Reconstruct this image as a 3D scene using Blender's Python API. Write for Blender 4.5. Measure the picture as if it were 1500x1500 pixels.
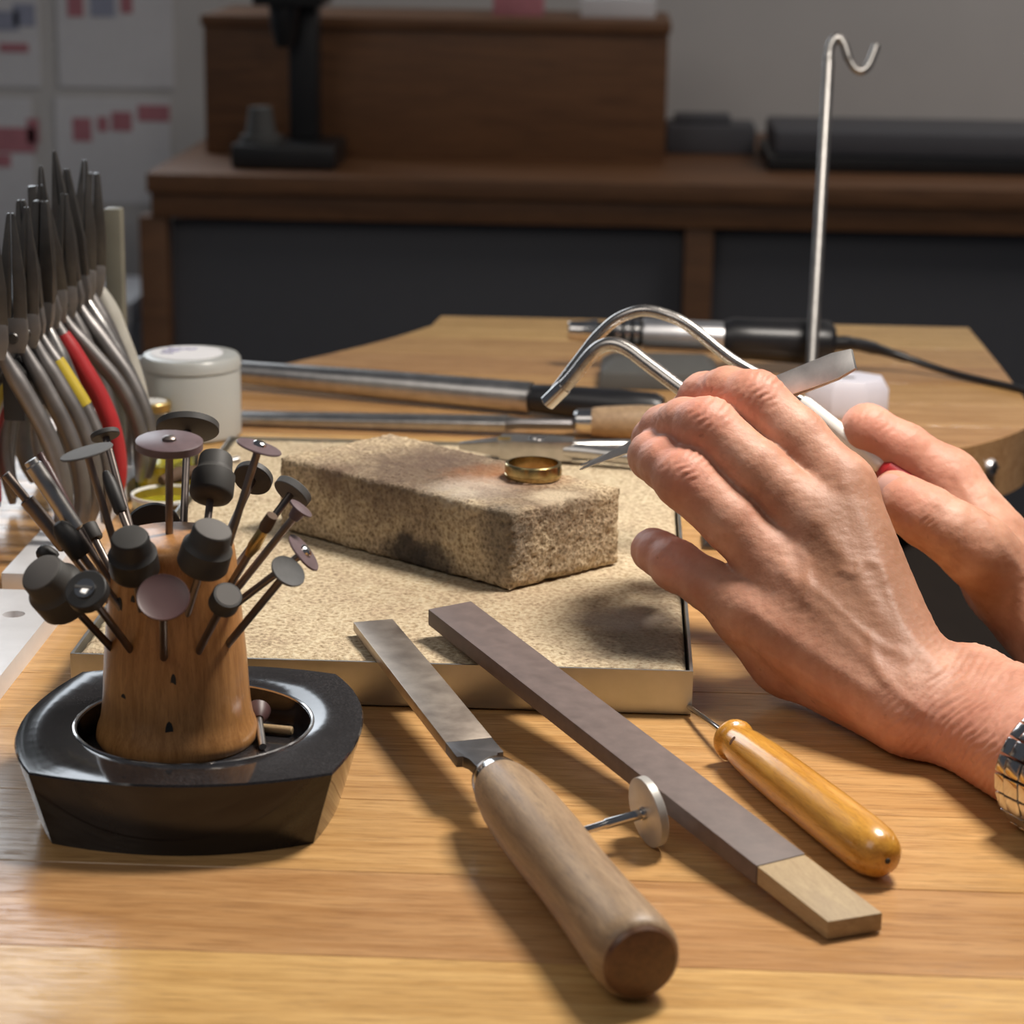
import bpy, bmesh, math, random
import numpy as np
from mathutils import Vector, Matrix, noise

for _o in list(bpy.data.objects): bpy.data.objects.remove(_o)
SC = bpy.context.scene
COL = SC.collection
R = math.radians
random.seed(7)

# ------------------------------------------------------------------ camera
FPX, PITCH, YAW, ROLL, CAMH = 3400.0, 15.06, 2.6, 0.8, 254.0      # millimetres above the bench top
CM = (Matrix.Rotation(R(YAW), 3, 'Z') @ Matrix.Rotation(R(90-PITCH), 3, 'X') @ Matrix.Rotation(R(ROLL), 3, 'Z'))
CP = Vector((0, 0, CAMH))
cam = bpy.data.cameras.new('camera')
cam.sensor_width = 36.0; cam.lens = FPX/1500*36.0
cam.clip_start = 0.05; cam.clip_end = 30
cam.dof.use_dof = True; cam.dof.focus_distance = 0.73; cam.dof.aperture_fstop = 20
camo = bpy.data.objects.new('camera', cam); COL.objects.link(camo)
camo.matrix_world = Matrix.Translation(CP*0.001) @ CM.to_4x4()
SC.camera = camo

# ------------------------------------------------------------------ light
world = bpy.data.worlds.new('world'); SC.world = world; world.use_nodes = True
bg = world.node_tree.nodes['Background']
bg.inputs[0].default_value = (0.80, 0.86, 1.0, 1); bg.inputs[1].default_value = 0.085
def area(name, loc, target, power, size, color, size_y=None):
    l = bpy.data.lights.new(name, 'AREA'); l.energy = power; l.color = color; l.size = size
    if size_y: l.shape = 'RECTANGLE'; l.size_y = size_y
    o = bpy.data.objects.new(name, l); COL.objects.link(o)
    o.location = [c*0.001 for c in loc]
    d = Vector(target)-Vector(loc)
    o.rotation_euler = d.to_track_quat('-Z', 'Y').to_euler()
    return o
area('bench_lamp', (215, 830, 590), (-20, 690, 0), 6.6, 0.12, (1.0, 0.925, 0.835), 0.18)
area('background_fill', (1150, 2050, 1400), (950, 3000, -100), 11, 0.9, (1.0, 0.93, 0.86))  # added area light, brightens the wall and sideboard at the right
area('fill_light', (-900, -300, 1500), (-60, 700, 0), 6, 1.0, (1.0, 0.93, 0.85))  # added soft fill from behind the camera, lifts the shaded sides
SC.view_settings.view_transform = 'Standard'; SC.view_settings.look = 'None'
SC.view_settings.exposure = 0.0; SC.view_settings.gamma = 1.0; SC.view_settings.use_curve_mapping = False

# ------------------------------------------------------------------ geometry helpers (all in millimetres)
def ray(px, py): return CM @ Vector(((px-750)/FPX, (750-py)/FPX, -1))
def PZ(px, py, z): d = ray(px, py); return CP + d*((z-CAMH)/d.z)        # point at a height
def PD(px, py, D): return CP + ray(px, py)*D                            # point at a distance
def PY(px, py, y): d = ray(px, py); return CP + d*(y/d.y)               # point on an upright plane
def V(*a): return Vector(a)
def frame(ax, up=None):
    ax = Vector(ax).normalized()
    up = Vector(up) if up is not None else (V(0,0,1) if abs(ax.z) < .9 else V(1,0,0))
    u = up.cross(ax).normalized(); w = ax.cross(u).normalized()
    return ax, u, w

class MB:
    def __init__(s): s.v = []; s.f = []
    def ring(s, pts): i = len(s.v); s.v += [Vector(p) for p in pts]; return list(range(i, i+len(pts)))
    def bridge(s, a, b):
        n = len(a)
        for i in range(n): s.f.append((a[i], a[(i+1)%n], b[(i+1)%n], b[i]))
    def loft(s, rings, cap=True):
        ids = [s.ring(r) for r in rings]
        for a, b in zip(ids, ids[1:]): s.bridge(a, b)
        if cap: s.f.append(tuple(reversed(ids[0]))); s.f.append(tuple(ids[-1]))
        return s
    def lathe(s, o, ax, prof, n=24, up=None, ell=1.0):
        ax, u, w = frame(ax, up); o = Vector(o); prev = None
        for d, r in prof:
            if r <= 1e-6: cur = [len(s.v)]; s.v.append(o+ax*d)
            else: cur = s.ring([o+ax*d+u*(r*ell*math.cos(2*math.pi*i/n))+w*(r*math.sin(2*math.pi*i/n)) for i in range(n)])
            if prev is not None:
                if len(prev) == 1 and len(cur) > 1:
                    for i in range(n): s.f.append((prev[0], cur[i], cur[(i+1)%n])[::-1] if False else (prev[0], cur[(i+1)%n], cur[i]))
                elif len(cur) == 1 and len(prev) > 1:
                    for i in range(n): s.f.append((cur[0], prev[i], prev[(i+1)%n]))
                elif len(cur) > 1: s.bridge(prev, cur)
            prev = cur
        return s
    def tube(s, path, rad, n=10, ell=1.0, up=None):
        path = [Vector(p) for p in path]; m = len(path)
        if not hasattr(rad, '__len__'): rad = [rad]*m
        ref = None; rings = []
        for i, p in enumerate(path):
            t = (path[min(i+1, m-1)]-path[max(i-1, 0)]).normalized()
            if up is not None: u = Vector(up).cross(t).normalized()
            elif ref is None: _, u, _ = frame(t)
            else: u = (ref-t*ref.dot(t)).normalized()
            ref = u; w = t.cross(u).normalized()
            rings.append([p+u*(rad[i]*ell*math.cos(2*math.pi*k/n))+w*(rad[i]*math.sin(2*math.pi*k/n)) for k in range(n)])
        return s.loft(rings)
    def box(s, c, sx, sy, sz, X=(1,0,0), Y=(0,1,0), Z=(0,0,1)):
        c = Vector(c); X = Vector(X); Y = Vector(Y); Z = Vector(Z)
        P = lambda a, b, d: c+X*(a*sx/2)+Y*(b*sy/2)+Z*(d*sz/2)
        return s.loft([[P(-1,-1,-1), P(1,-1,-1), P(1,1,-1), P(-1,1,-1)], [P(-1,-1,1), P(1,-1,1), P(1,1,1), P(-1,1,1)]])
    def prism(s, pts, dvec): pts = [Vector(p) for p in pts]; d = Vector(dvec); return s.loft([pts, [p+d for p in pts]])
    def build(s, name, mat, parent=None, label=None, cat=None, group=None, kind=None, bevel=0, seg=2, angle=38, origin=None):
        if parent is not None: org = Vector(parent['org'])
        elif origin is not None: org = Vector(origin)
        else:
            xs = [p.x for p in s.v]; ys = [p.y for p in s.v]; zs = [p.z for p in s.v]
            org = V((min(xs)+max(xs))/2, (min(ys)+max(ys))/2, min(zs))
        me = bpy.data.meshes.new(name)
        me.from_pydata([tuple((p-org)*0.001) for p in s.v], [], s.f)
        bm = bmesh.new(); bm.from_mesh(me)
        if bevel:
            es = [e for e in bm.edges if len(e.link_faces) == 2 and e.calc_face_angle(0) > R(30)]
            bmesh.ops.bevel(bm, geom=es, offset=bevel*0.001, segments=seg, affect='EDGES', profile=.6, clamp_overlap=True)
        bmesh.ops.recalc_face_normals(bm, faces=bm.faces)
        bm.to_mesh(me); bm.free()
        me.shade_smooth(); me.set_sharp_from_angle(angle=R(angle))
        me.materials.append(mat)
        o = bpy.data.objects.new(name, me); COL.objects.link(o)
        if parent is None: o.location = org*0.001; o['org'] = list(org)
        else:
            # org of every descendant stays that of the thing, so locations are zero
            o.parent = parent; o['org'] = list(org)
        if label: o['label'] = label
        if cat: o['category'] = cat
        if group: o['group'] = group
        if kind: o['kind'] = kind
        return o
def thing(name, label, cat, org, group=None, kind=None):
    o = bpy.data.objects.new(name, None); COL.objects.link(o); o.empty_display_size = .01
    o.location = Vector(org)*0.001; o['org'] = list(org)
    if label: o['label'] = label
    if cat: o['category'] = cat
    if group: o['group'] = group
    if kind: o['kind'] = kind
    return o
def arc(pts, k=8):        # Catmull-Rom through points
    pts = [Vector(p) for p in pts]; out = []
    for i in range(len(pts)-1):
        p0 = pts[max(i-1,0)]; p1 = pts[i]; p2 = pts[i+1]; p3 = pts[min(i+2, len(pts)-1)]
        for j in range(k):
            t = j/k
            out.append(.5*((2*p1)+(p2-p0)*t+(2*p0-5*p1+4*p2-p3)*t*t+(3*p1-p0-3*p2+p3)*t**3))
    return out+[pts[-1]]

# ------------------------------------------------------------------ materials
def mat(name, base=(.5,.5,.5), rough=.5, metal=0.0, coat=0, spec=.5, build=None, **kw):
    m = bpy.data.materials.new(name); m.use_nodes = True
    nt = m.node_tree; b = nt.nodes['Principled BSDF']
    b.inputs['Base Color'].default_value = (*base, 1); b.inputs['Roughness'].default_value = rough
    b.inputs['Metallic'].default_value = metal; b.inputs['Specular IOR Level'].default_value = spec
    b.inputs['Coat Weight'].default_value = coat; b.inputs['Coat Roughness'].default_value = .12
    for k, v in kw.items(): b.inputs[k.replace('_', ' ')].default_value = v
    if build: build(nt, b)
    return m
def nd(nt, t, **kw):
    n = nt.nodes.new(t)
    for k, v in kw.items():
        if k.startswith('i_'): n.inputs[k[2:].replace('_', ' ')].default_value = v
        else: setattr(n, k, v)
    return n
def coords(nt, scale=(1,1,1), rot=(0,0,0), loc=(0,0,0), src='Object'):
    tc = nd(nt, 'ShaderNodeTexCoord'); mp = nd(nt, 'ShaderNodeMapping')
    mp.inputs['Scale'].default_value = scale; mp.inputs['Rotation'].default_value = rot; mp.inputs['Location'].default_value = loc
    nt.links.new(tc.outputs[src], mp.inputs['Vector']); return mp.outputs[0]
def noi(nt, vec, scale=5, detail=4, rough=.55, dist=0):
    n = nd(nt, 'ShaderNodeTexNoise'); n.inputs['Scale'].default_value = scale; n.inputs['Detail'].default_value = detail
    n.inputs['Roughness'].default_value = rough; n.inputs['Distortion'].default_value = dist
    nt.links.new(vec, n.inputs['Vector']); return n.outputs['Fac']
def ramp(nt, fac, stops, interp='LINEAR'):
    n = nd(nt, 'ShaderNodeValToRGB'); cr = n.color_ramp; cr.interpolation = interp
    while len(cr.elements) < len(stops): cr.elements.new(.5)
    for e, (p, c) in zip(cr.elements, stops):
        e.position = p; e.color = (*c, 1) if len(c) == 3 else c
    nt.links.new(fac, n.inputs[0]); return n.outputs[0]
def mix(nt, fac, a, b, mode='MIX'):
    n = nd(nt, 'ShaderNodeMix', data_type='RGBA', blend_type=mode)
    for s, x in ((0, fac), (6, a), (7, b)):
        if isinstance(x, bpy.types.NodeSocket): nt.links.new(x, n.inputs[s])
        elif s == 0: n.inputs[0].default_value = x
        else: n.inputs[s].default_value = (*x, 1)
    return n.outputs[2]
def mth(nt, op, a, b=0.0, clamp=False):
    n = nd(nt, 'ShaderNodeMath', operation=op, use_clamp=clamp)
    for i, x in enumerate((a, b)):
        if isinstance(x, bpy.types.NodeSocket): nt.links.new(x, n.inputs[i])
        else: n.inputs[i].default_value = x
    return n.outputs[0]
def bump(nt, b, h, strength=.3, dist=.0005):
    n = nd(nt, 'ShaderNodeBump'); n.inputs['Strength'].default_value = strength; n.inputs['Distance'].default_value = dist
    nt.links.new(h, n.inputs['Height']); nt.links.new(n.outputs[0], b.inputs['Normal'])
def setc(nt, b, c): nt.links.new(c, b.inputs['Base Color'])
def setr(nt, b, f, lo, hi): 
    n = nd(nt, 'ShaderNodeMapRange'); n.inputs['To Min'].default_value = lo; n.inputs['To Max'].default_value = hi
    nt.links.new(f, n.inputs['Value']); nt.links.new(n.outputs[0], b.inputs['Roughness'])
def spot(nt, center, radius, soft=.5, nscale=150, namt=.6, scale=(1,1,1)):
    """soft-edged stain of irregular outline round a point in object space (metres); 1 inside"""
    tc = nd(nt, 'ShaderNodeTexCoord'); s = nd(nt, 'ShaderNodeVectorMath', operation='SUBTRACT'); s.inputs[1].default_value = center
    nt.links.new(tc.outputs['Object'], s.inputs[0])
    m = nd(nt, 'ShaderNodeVectorMath', operation='MULTIPLY'); m.inputs[1].default_value = scale; nt.links.new(s.outputs[0], m.inputs[0])
    l = nd(nt, 'ShaderNodeVectorMath', operation='LENGTH'); nt.links.new(m.outputs[0], l.inputs[0])
    d = mth(nt, 'DIVIDE', l.outputs['Value'], radius)
    nn = noi(nt, tc.outputs['Object'], nscale, 5)
    d = mth(nt, 'ADD', d, mth(nt, 'MULTIPLY', mth(nt, 'SUBTRACT', nn, .5), namt*2))
    n = nd(nt, 'ShaderNodeMapRange'); n.inputs['From Min'].default_value = 1+soft/2; n.inputs['From Max'].default_value = 1-soft/2
    nt.links.new(d, n.inputs['Value']); return n.outputs[0]

def wood_mat(name, light, dark, pore, axis='X', rough=.35, coat=0, scale=1.0, bumps=.15, vary=True, porestr=.5, turn=0):
    def bld(nt, b):
        st = {'X': (1,12,12), 'Y': (12,1,12), 'Z': (12,12,1)}[axis]
        oi = nd(nt, 'ShaderNodeObjectInfo')
        tc = nd(nt, 'ShaderNodeTexCoord'); ad = nd(nt, 'ShaderNodeVectorMath', operation='ADD')
        cb = nd(nt, 'ShaderNodeCombineXYZ'); k = mth(nt, 'MULTIPLY', oi.outputs['Random'], 7.0)
        for i in range(3): nt.links.new(k, cb.inputs[i])
        vr = nd(nt, 'ShaderNodeVectorRotate', rotation_type='Z_AXIS'); vr.inputs['Angle'].default_value = R(turn); nt.links.new(tc.outputs['Object'], vr.inputs['Vector'])
        nt.links.new(vr.outputs[0], ad.inputs[0]); nt.links.new(cb.outputs[0], ad.inputs[1])
        mp = nd(nt, 'ShaderNodeMapping'); mp.inputs['Scale'].default_value = tuple(c*scale for c in st); nt.links.new(ad.outputs[0], mp.inputs['Vector'])
        a = noi(nt, mp.outputs[0], 9, 6, .6, .8)
        mp2 = nd(nt, 'ShaderNodeMapping'); mp2.inputs['Scale'].default_value = tuple((c*3 if c > 1 else 1.6)*scale for c in st); nt.links.new(ad.outputs[0], mp2.inputs['Vector'])
        p = noi(nt, mp2.outputs[0], 26, 3, .6)
        c = ramp(nt, a, [(.34, dark), (.5, tuple((x+y)/2 for x, y in zip(light, dark))), (.66, light)])
        pf = ramp(nt, p, [(.37, (1,1,1)), (.47, (0,0,0))])
        c = mix(nt, mth(nt, 'MULTIPLY', pf, porestr), c, pore)
        if vary:
            h = nd(nt, 'ShaderNodeHueSaturation')
            f = nd(nt, 'ShaderNodeMapRange'); f.inputs['To Min'].default_value = .84; f.inputs['To Max'].default_value = 1.12
            nt.links.new(oi.outputs['Random'], f.inputs['Value']); nt.links.new(f.outputs[0], h.inputs['Value'])
            f2 = nd(nt, 'ShaderNodeMapRange'); f2.inputs['To Min'].default_value = .492; f2.inputs['To Max'].default_value = .507
            nt.links.new(oi.outputs['Random'], f2.inputs['Value']); nt.links.new(f2.outputs[0], h.inputs['Hue'])
            nt.links.new(c, h.inputs['Color']); c = h.outputs[0]
        setc(nt, b, c); setr(nt, b, a, rough*.8, rough*1.25)
        bump(nt, b, mth(nt, 'SUBTRACT', a, mth(nt, 'MULTIPLY', pf, .8)), bumps, .0004)
    return mat(name, rough=rough, coat=coat, build=bld)
def speck(name, cols, scale, rough=.9, bumpd=.0006, stains=(), metal=0, bs=.8):
    def bld(nt, b):
        v = coords(nt)
        a = noi(nt, v, scale, 5, .7); c2 = noi(nt, v, scale*.12, 4, .6)
        vo = nd(nt, 'ShaderNodeTexVoronoi'); vo.inputs['Scale'].default_value = scale*1.3; nt.links.new(v, vo.inputs['Vector'])
        f = mth(nt, 'ADD', mth(nt, 'MULTIPLY', a, .85), mth(nt, 'MULTIPLY', vo.outputs['Distance'], .30))
        c = ramp(nt, f, [(.34, cols[0]), (.5, cols[1]), (.68, cols[2])])
        c = mix(nt, .35, c, ramp(nt, c2, [(.3, cols[0]), (.7, cols[2])]), 'OVERLAY')
        for (ce, rad, soft, col, amt, sc) in stains:
            s = spot(nt, ce, rad, soft, scale=sc); c = mix(nt, mth(nt, 'MULTIPLY', s, amt), c, col)
        setc(nt, b, c); bump(nt, b, f, bs, bumpd)
    return mat(name, rough=rough, metal=metal, build=bld, spec=.25)
def metal_mat(name, base, rough=.3, var=.15, dark=None, scale=120):
    def bld(nt, b):
        a = noi(nt, coords(nt), scale, 5, .6)
        d = dark or tuple(x*.72 for x in base)
        setc(nt, b, ramp(nt, a, [(.3, d), (.7, base)])); setr(nt, b, a, max(.03, rough-var/2), rough+var/2)
    return mat(name, rough=rough, metal=1.0, build=bld)
def plain(name, base, rough=.5, var=.12, scale=60, coat=0, metal=0, **kw):
    def bld(nt, b):
        a = noi(nt, coords(nt), scale, 5, .6)
        setc(nt, b, ramp(nt, a, [(.25, tuple(x*(1-var) for x in base)), (.75, tuple(min(1, x*(1+var)) for x in base))]))
        setr(nt, b, a, rough*.85, min(1, rough*1.15))
    return mat(name, rough=rough, coat=coat, metal=metal, build=bld, **kw)

M = {}
M['oak'] = wood_mat('oiled_oak', (.66,.395,.16), (.49,.265,.095), (.22,.11,.045), 'X', .22, .0, 1.6, .18, True, .42)
M['stand_wood'] = wood_mat('turned_pear_wood', (.50,.245,.085), (.33,.145,.045), (.15,.06,.02), 'Z', .38, .2, 4, .08, False, .35)
M['grip_wood'] = wood_mat('worn_beech_grip', (.42,.285,.165), (.27,.175,.10), (.12,.08,.055), 'Y', .45, .0, 4, .1, False, .5, -20.9)
M['grip_end'] = wood_mat('beech_end_grain', (.17,.075,.03), (.10,.042,.018), (.06,.03,.015), 'Y', .4, .1, 4, .1, False, .4)
M['box_wood'] = wood_mat('boxwood_grip', (.74,.37,.055), (.55,.24,.03), (.2,.07,.015), 'Y', .28, .55, 5, .05, False, .35, -22.6)
M['pine'] = wood_mat('bare_pine', (.46,.34,.19), (.36,.25,.13), (.24,.15,.08), 'Y', .6, 0, 5, .15, False, .4, -29.7)
M['walnut'] = wood_mat('cabinet_wood', (.20,.088,.034), (.13,.056,.022), (.05,.02,.01), 'X', .5, 0, 1, .05, False, .3)
M['emery'] = plain('emery_paper', (.135,.098,.088), .55, .22, 220)
M['file_steel'] = metal_mat('file_steel', (.58,.50,.42), .42, .2, (.38,.31,.26), 90)
M['dark_steel'] = metal_mat('dark_steel', (.20,.19,.19), .42)
M['steel'] = metal_mat('satin_steel', (.56,.54,.52), .32)
M['chrome'] = metal_mat('polished_steel', (.72,.70,.68), .14, .08)
M['rod'] = metal_mat('dull_rod_steel', (.38,.365,.35), .42, .12)
M['pipe'] = metal_mat('dull_pipe_steel', (.52,.49,.46), .27, .12)
M['alu'] = metal_mat('aluminium', (.80,.79,.80), .38, .15, (.66,.65,.66), 40)
M['tray'] = metal_mat('tray_metal', (.52,.52,.51), .40, .15, (.42,.42,.40), 50)
M['plate'] = plain('milled_plate', (.80,.80,.82), .42, .1, 40, 0, .35)
M['plier'] = metal_mat('plier_steel', (.30,.285,.28), .48, .15, None, 60)
M['jaw'] = metal_mat('blackened_steel', (.16,.155,.15), .42)
M['gold'] = metal_mat('worn_gold', (.56,.45,.22), .24, .15, (.36,.28,.12), 300)
M['brass'] = metal_mat('brass', (.62,.47,.20), .35)
M['rubber'] = plain('grey_rubber', (.045,.043,.040), .65)
M['rubber_top'] = plain('dusty_rubber_face', (.13,.122,.115), .75)
M['blackr'] = plain('black_rubber', (.018,.017,.017), .55)
M['burr_shaft'] = metal_mat('mandrel_steel', (.26,.22,.20), .4)
M['disc_purple'] = plain('corundum_disc', (.13,.088,.095), .42, .2, 300)
M['disc_grey'] = plain('grey_disc', (.12,.12,.12), .75, .15, 300, 0, 0, spec=.25)
M['disc_dark'] = plain('dark_abrasive', (.055,.052,.05), .6, .2, 300)
M['red_disc'] = plain('red_abrasive', (.085,.042,.042), .45)
M['white_abr'] = plain('pale_metal_disc', (.52,.50,.47), .4, .08, 200, 0, .35)
M['plastic_black'] = plain('black_plastic', (.012,.012,.014), .35)
M['plastic_white'] = plain('white_plastic', (.72,.70,.78), .5, .05)
M['enamel'] = plain('white_enamel', (.80,.79,.75), .25, .04)
M['red'] = plain('red_grip', (.36,.018,.022), .42)
M['yellow'] = plain('yellow_grip', (.48,.36,.03), .42)
M['cream'] = plain('cream_grip', (.40,.385,.34), .5)
M['green_post'] = plain('olive_paint', (.135,.128,.10), .5)
M['grey_block'] = plain('dark_grey_foam', (.085,.083,.078), .7)
M['wall'] = plain('wall_paint', (.60,.58,.56), .9, .05, 6)
M['paper'] = plain('paper', (.72,.71,.72), .85, .03)
M['ink_red'] = plain('red_print', (.50,.20,.23), .85)
M['ink_blue'] = plain('blue_print', (.34,.36,.46), .85)
M['panel'] = plain('grey_cabinet_front', (.085,.085,.095), .6, .05)
M['floor'] = plain('dark_floor', (.10,.095,.09), .6)
M['black_obj'] = plain('black_lacquer', (.012,.012,.013), .4)
M['cloth'] = plain('black_cloth', (.012,.012,.014), .95, .12, 60, 0, 0, spec=.1)
M['leather'] = plain('dark_leather', (.02,.016,.014), .95, .12, 60, 0, 0, spec=.1)
M['frame_paint'] = plain('window_frame_paint', (.7,.7,.7), .5, .03)
M['ink'] = plain('blue_ink', (.22,.2,.42), .6)
M['engraving'] = plain('etched_mark', (.22,.21,.20), .6)
M['cream_tin'] = metal_mat('lacquered_tin', (.72,.60,.33), .28, .1)
M['brush'] = plain('brush_bristle', (.10,.055,.03), .8)
M['lint'] = plain('nail_keratin', (.62,.36,.30), .28, .05, 60, .2)
def glass_b(nt, b): setr(nt, b, noi(nt, coords(nt), 40, 3), .02, .08)
M['glass'] = mat('jar_glass', (.93,.95,.94), .04, build=glass_b, Transmission_Weight=1.0, IOR=1.46)
M['frost'] = mat('cloudy_glass', (.72,.73,.70), .32, build=lambda nt, b: setr(nt, b, noi(nt, coords(nt), 40, 3), .25, .4), Transmission_Weight=.5, IOR=1.46)
M['cream_fill'] = plain('milky_contents', (.62,.60,.54), .55, .05, 30)
def oil_b(nt, b): setc(nt, b, ramp(nt, noi(nt, coords(nt), 60, 3), [(.3, (.62,.55,.02)), (.7, (.80,.72,.05))]))
M['oil'] = mat('yellow_oil', (.7,.62,.03), .08, build=oil_b, Transmission_Weight=.55, IOR=1.4)
def day_b(nt, b):
    b.inputs['Emission Color'].default_value = (.86,.93,1.0,1); b.inputs['Emission Strength'].default_value = 4.2
    setr(nt, b, noi(nt, coords(nt), 3, 2), .1, .2)
M['daylight'] = mat('daylight_pane', (.8,.85,.9), .1, build=day_b)
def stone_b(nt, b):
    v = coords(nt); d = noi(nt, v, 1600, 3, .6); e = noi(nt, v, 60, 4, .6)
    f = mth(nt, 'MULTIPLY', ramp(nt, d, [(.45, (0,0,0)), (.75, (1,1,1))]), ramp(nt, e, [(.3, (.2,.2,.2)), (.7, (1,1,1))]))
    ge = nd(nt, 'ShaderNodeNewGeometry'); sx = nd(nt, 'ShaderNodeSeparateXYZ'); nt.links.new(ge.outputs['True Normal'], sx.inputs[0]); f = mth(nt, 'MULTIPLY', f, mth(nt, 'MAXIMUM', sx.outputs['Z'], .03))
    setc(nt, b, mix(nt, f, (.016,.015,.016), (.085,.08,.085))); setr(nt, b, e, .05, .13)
M['stone'] = mat('polished_black_stone', (.015,.014,.015), .08, build=stone_b, spec=.5)
# soldering board and brick
# ================================================================== the room
WALL_Y, SIDE_Y = 3200.0, 2600.0
b = MB(); b.box((0, 1200, -910), 5200, 5000, 20); b.build('floor', M['floor'], kind='structure', label='dark floor of the workshop under the bench', origin=(0,1200,-920))
# back wall built round the window opening
WX0, WX1, WZ0, WZ1 = -2050.0, -672.0, 330.0, 1750.0
wr = thing('wall_back', 'pale grey painted wall behind the sideboard', None, (0, WALL_Y, -900), kind='structure')
for (x0, x1, z0, z1) in ((-2500, WX0, -900, 2100), (WX1, 2500, -900, 2100), (WX0, WX1, -900, WZ0), (WX0, WX1, WZ1, 2100)):
    b = MB(); b.box(((x0+x1)/2, WALL_Y+50, (z0+z1)/2), x1-x0, 100, z1-z0); b.build('wall_section', M['wall'], wr)
wn = thing('window_1', 'daylight window high on the back wall', None, ((WX0+WX1)/2, WALL_Y, WZ0), kind='structure')
for xc in (WX0+20, (WX0+WX1)/2, WX1-20):
    b = MB(); b.box((xc, WALL_Y+30, (WZ0+WZ1)/2), 40, 60, WZ1-WZ0); b.build('window_frame', M['frame_paint'], wn, bevel=3)
for zc in (WZ0+20, WZ1-20):
    b = MB(); b.box(((WX0+WX1)/2, WALL_Y+30, zc), WX1-WX0-80, 60, 40); b.build('window_frame', M['frame_paint'], wn, bevel=3)
for s in (0, 1):
    xa = WX0+40+s*(WX1-WX0)/2-(20 if s else 0); xb = xa+(WX1-WX0)/2-60
    b = MB(); b.box(((xa+xb)/2, WALL_Y+45, (WZ0+WZ1)/2), xb-xa, 6, WZ1-WZ0-80); b.build('pane', M['daylight'], wn)

# sheets with red print on the wall at the left
def sheet(x0, x1, r0, r1, label, marks):
    a = PY(x0, r0, WALL_Y-4); c = PY(x1, r1, WALL_Y-4)
    t = thing('wall_sheet', label, 'poster', ((a.x+c.x)/2, WALL_Y-3, c.z), 'printed sheets on the wall')
    b = MB(); b.box(((a.x+c.x)/2, WALL_Y-2, (a.z+c.z)/2), c.x-a.x, 3, a.z-c.z); b.build('paper', M['paper'], t)
    for (px, py, w, h, ink) in marks:
        p = PY(px, py, WALL_Y-5); b = MB(); b.box((p.x, WALL_Y-4, p.z), w, 1.2, h); b.build('print', M[ink], t)
sheet(-180, 60, -120, 128, 'upper printed paper sheet at the far left of the wall', [(-10,30,70,26,'ink_blue'), (35,22,30,30,'ink_blue'), (20,70,40,12,'ink_red')])
sheet(78, 255, -120, 130, 'upper printed paper sheet with red and blue print', [(110,8,22,30,'ink_red'), (150,8,34,30,'ink_blue'), (185,5,16,26,'ink_red')])
sheet(-180, 58, 140, 470, 'lower printed paper sheet at the far left with red lettering', [(10,205,80,34,'ink_red'), (48,192,16,34,'ink_red'), (0,235,30,18,'ink_red')])
sheet(80, 252, 142, 300, 'lower printed paper sheet with a red line of lettering', [(120,190,26,32,'ink_red'), (150,182,14,20,'ink_red'), (178,178,28,26,'ink_red'), (225,166,44,22,'ink_red')])

# sideboard
fa = PY(216, 252, SIDE_Y); zt = fa.z; xl = fa.x; xr = 1500.0
zb = PY(216, 318, SIDE_Y).z
sb = thing('sideboard', 'long brown wooden sideboard with grey fronts behind the bench', 'sideboard', (300, SIDE_Y+250, -900))
b = MB(); b.box(((xl+xr)/2, SIDE_Y+280, zt-11), xr-xl, 580, 22); b.build('top', M['walnut'], sb, bevel=2)
b = MB(); b.box(((xl+xr)/2, SIDE_Y+8, (zt-22+zb)/2), xr-xl-6, 16, zt-22-zb); b.build('fascia', M['walnut'], sb, bevel=1)
b = MB(); b.box(((xl+xr)/2, SIDE_Y+310, -480), xr-xl-40, 480, 760); b.build('body', M['panel'], sb)
stx = [PY(225, 420, SIDE_Y).x, PY(1022, 420, SIDE_Y).x, PY(1022, 420, SIDE_Y).x+600]
for x in stx:
    b = MB(); b.box((x, SIDE_Y+20, (zb-860)/2), 32, 30, zb+860); b.build('stile', M['walnut'], sb, bevel=1)
for x0, x1 in ((stx[0], stx[1]), (stx[1], stx[2]), (stx[2], xr)):
    b = MB(); b.box(((x0+x1)/2, SIDE_Y+40, (zb-840)/2), x1-x0-34, 18, zb+830); b.build('door', M['panel'], sb, bevel=1)
# wooden box, black tray, microscope, small things on the sideboard
p0 = PY(302, 238, SIDE_Y+190); p1 = PY(980, 32, SIDE_Y+190)
wb = thing('wooden_chest', 'brown wooden chest standing on the sideboard', 'chest', ((p0.x+p1.x)/2, SIDE_Y+290, zt))
b = MB(); b.box(((p0.x+p1.x)/2, SIDE_Y+300, (zt+p1.z-14)/2), p1.x-p0.x, 220, p1.z-zt-14); b.build('body', M['walnut'], wb, bevel=2)
b = MB(); b.box(((p0.x+p1.x)/2, SIDE_Y+298, p1.z-7), p1.x-p0.x+6, 226, 14); b.build('lid', M['walnut'], wb, bevel=3)
for xx, w, h, m, lab in ((760, 60, 26, 'ink_red', 'small dull red box lying on the wooden chest'), (905, 90, 22, 'paper', 'pale packet lying on the wooden chest')):
    q = PY(xx, 30, SIDE_Y+300); b = MB(); b.box((q.x, SIDE_Y+300, p1.z+h/2), w, 70, h); b.prism([(q.x-w*.3, SIDE_Y+280, p1.z+h), (q.x+w*.3, SIDE_Y+280, p1.z+h), (q.x+w*.3, SIDE_Y+320, p1.z+h), (q.x-w*.3, SIDE_Y+320, p1.z+h)], (0,0,2))
    b.build('small_box', M[m], None, lab, 'box', bevel=2)
t0 = PY(1125, 228, SIDE_Y+120); t1 = PY(1620, 190, SIDE_Y+120)
bt = thing('black_case', 'long flat black case lying on the sideboard at the right', 'case', ((t0.x+t1.x)/2, SIDE_Y+200, zt))
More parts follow.
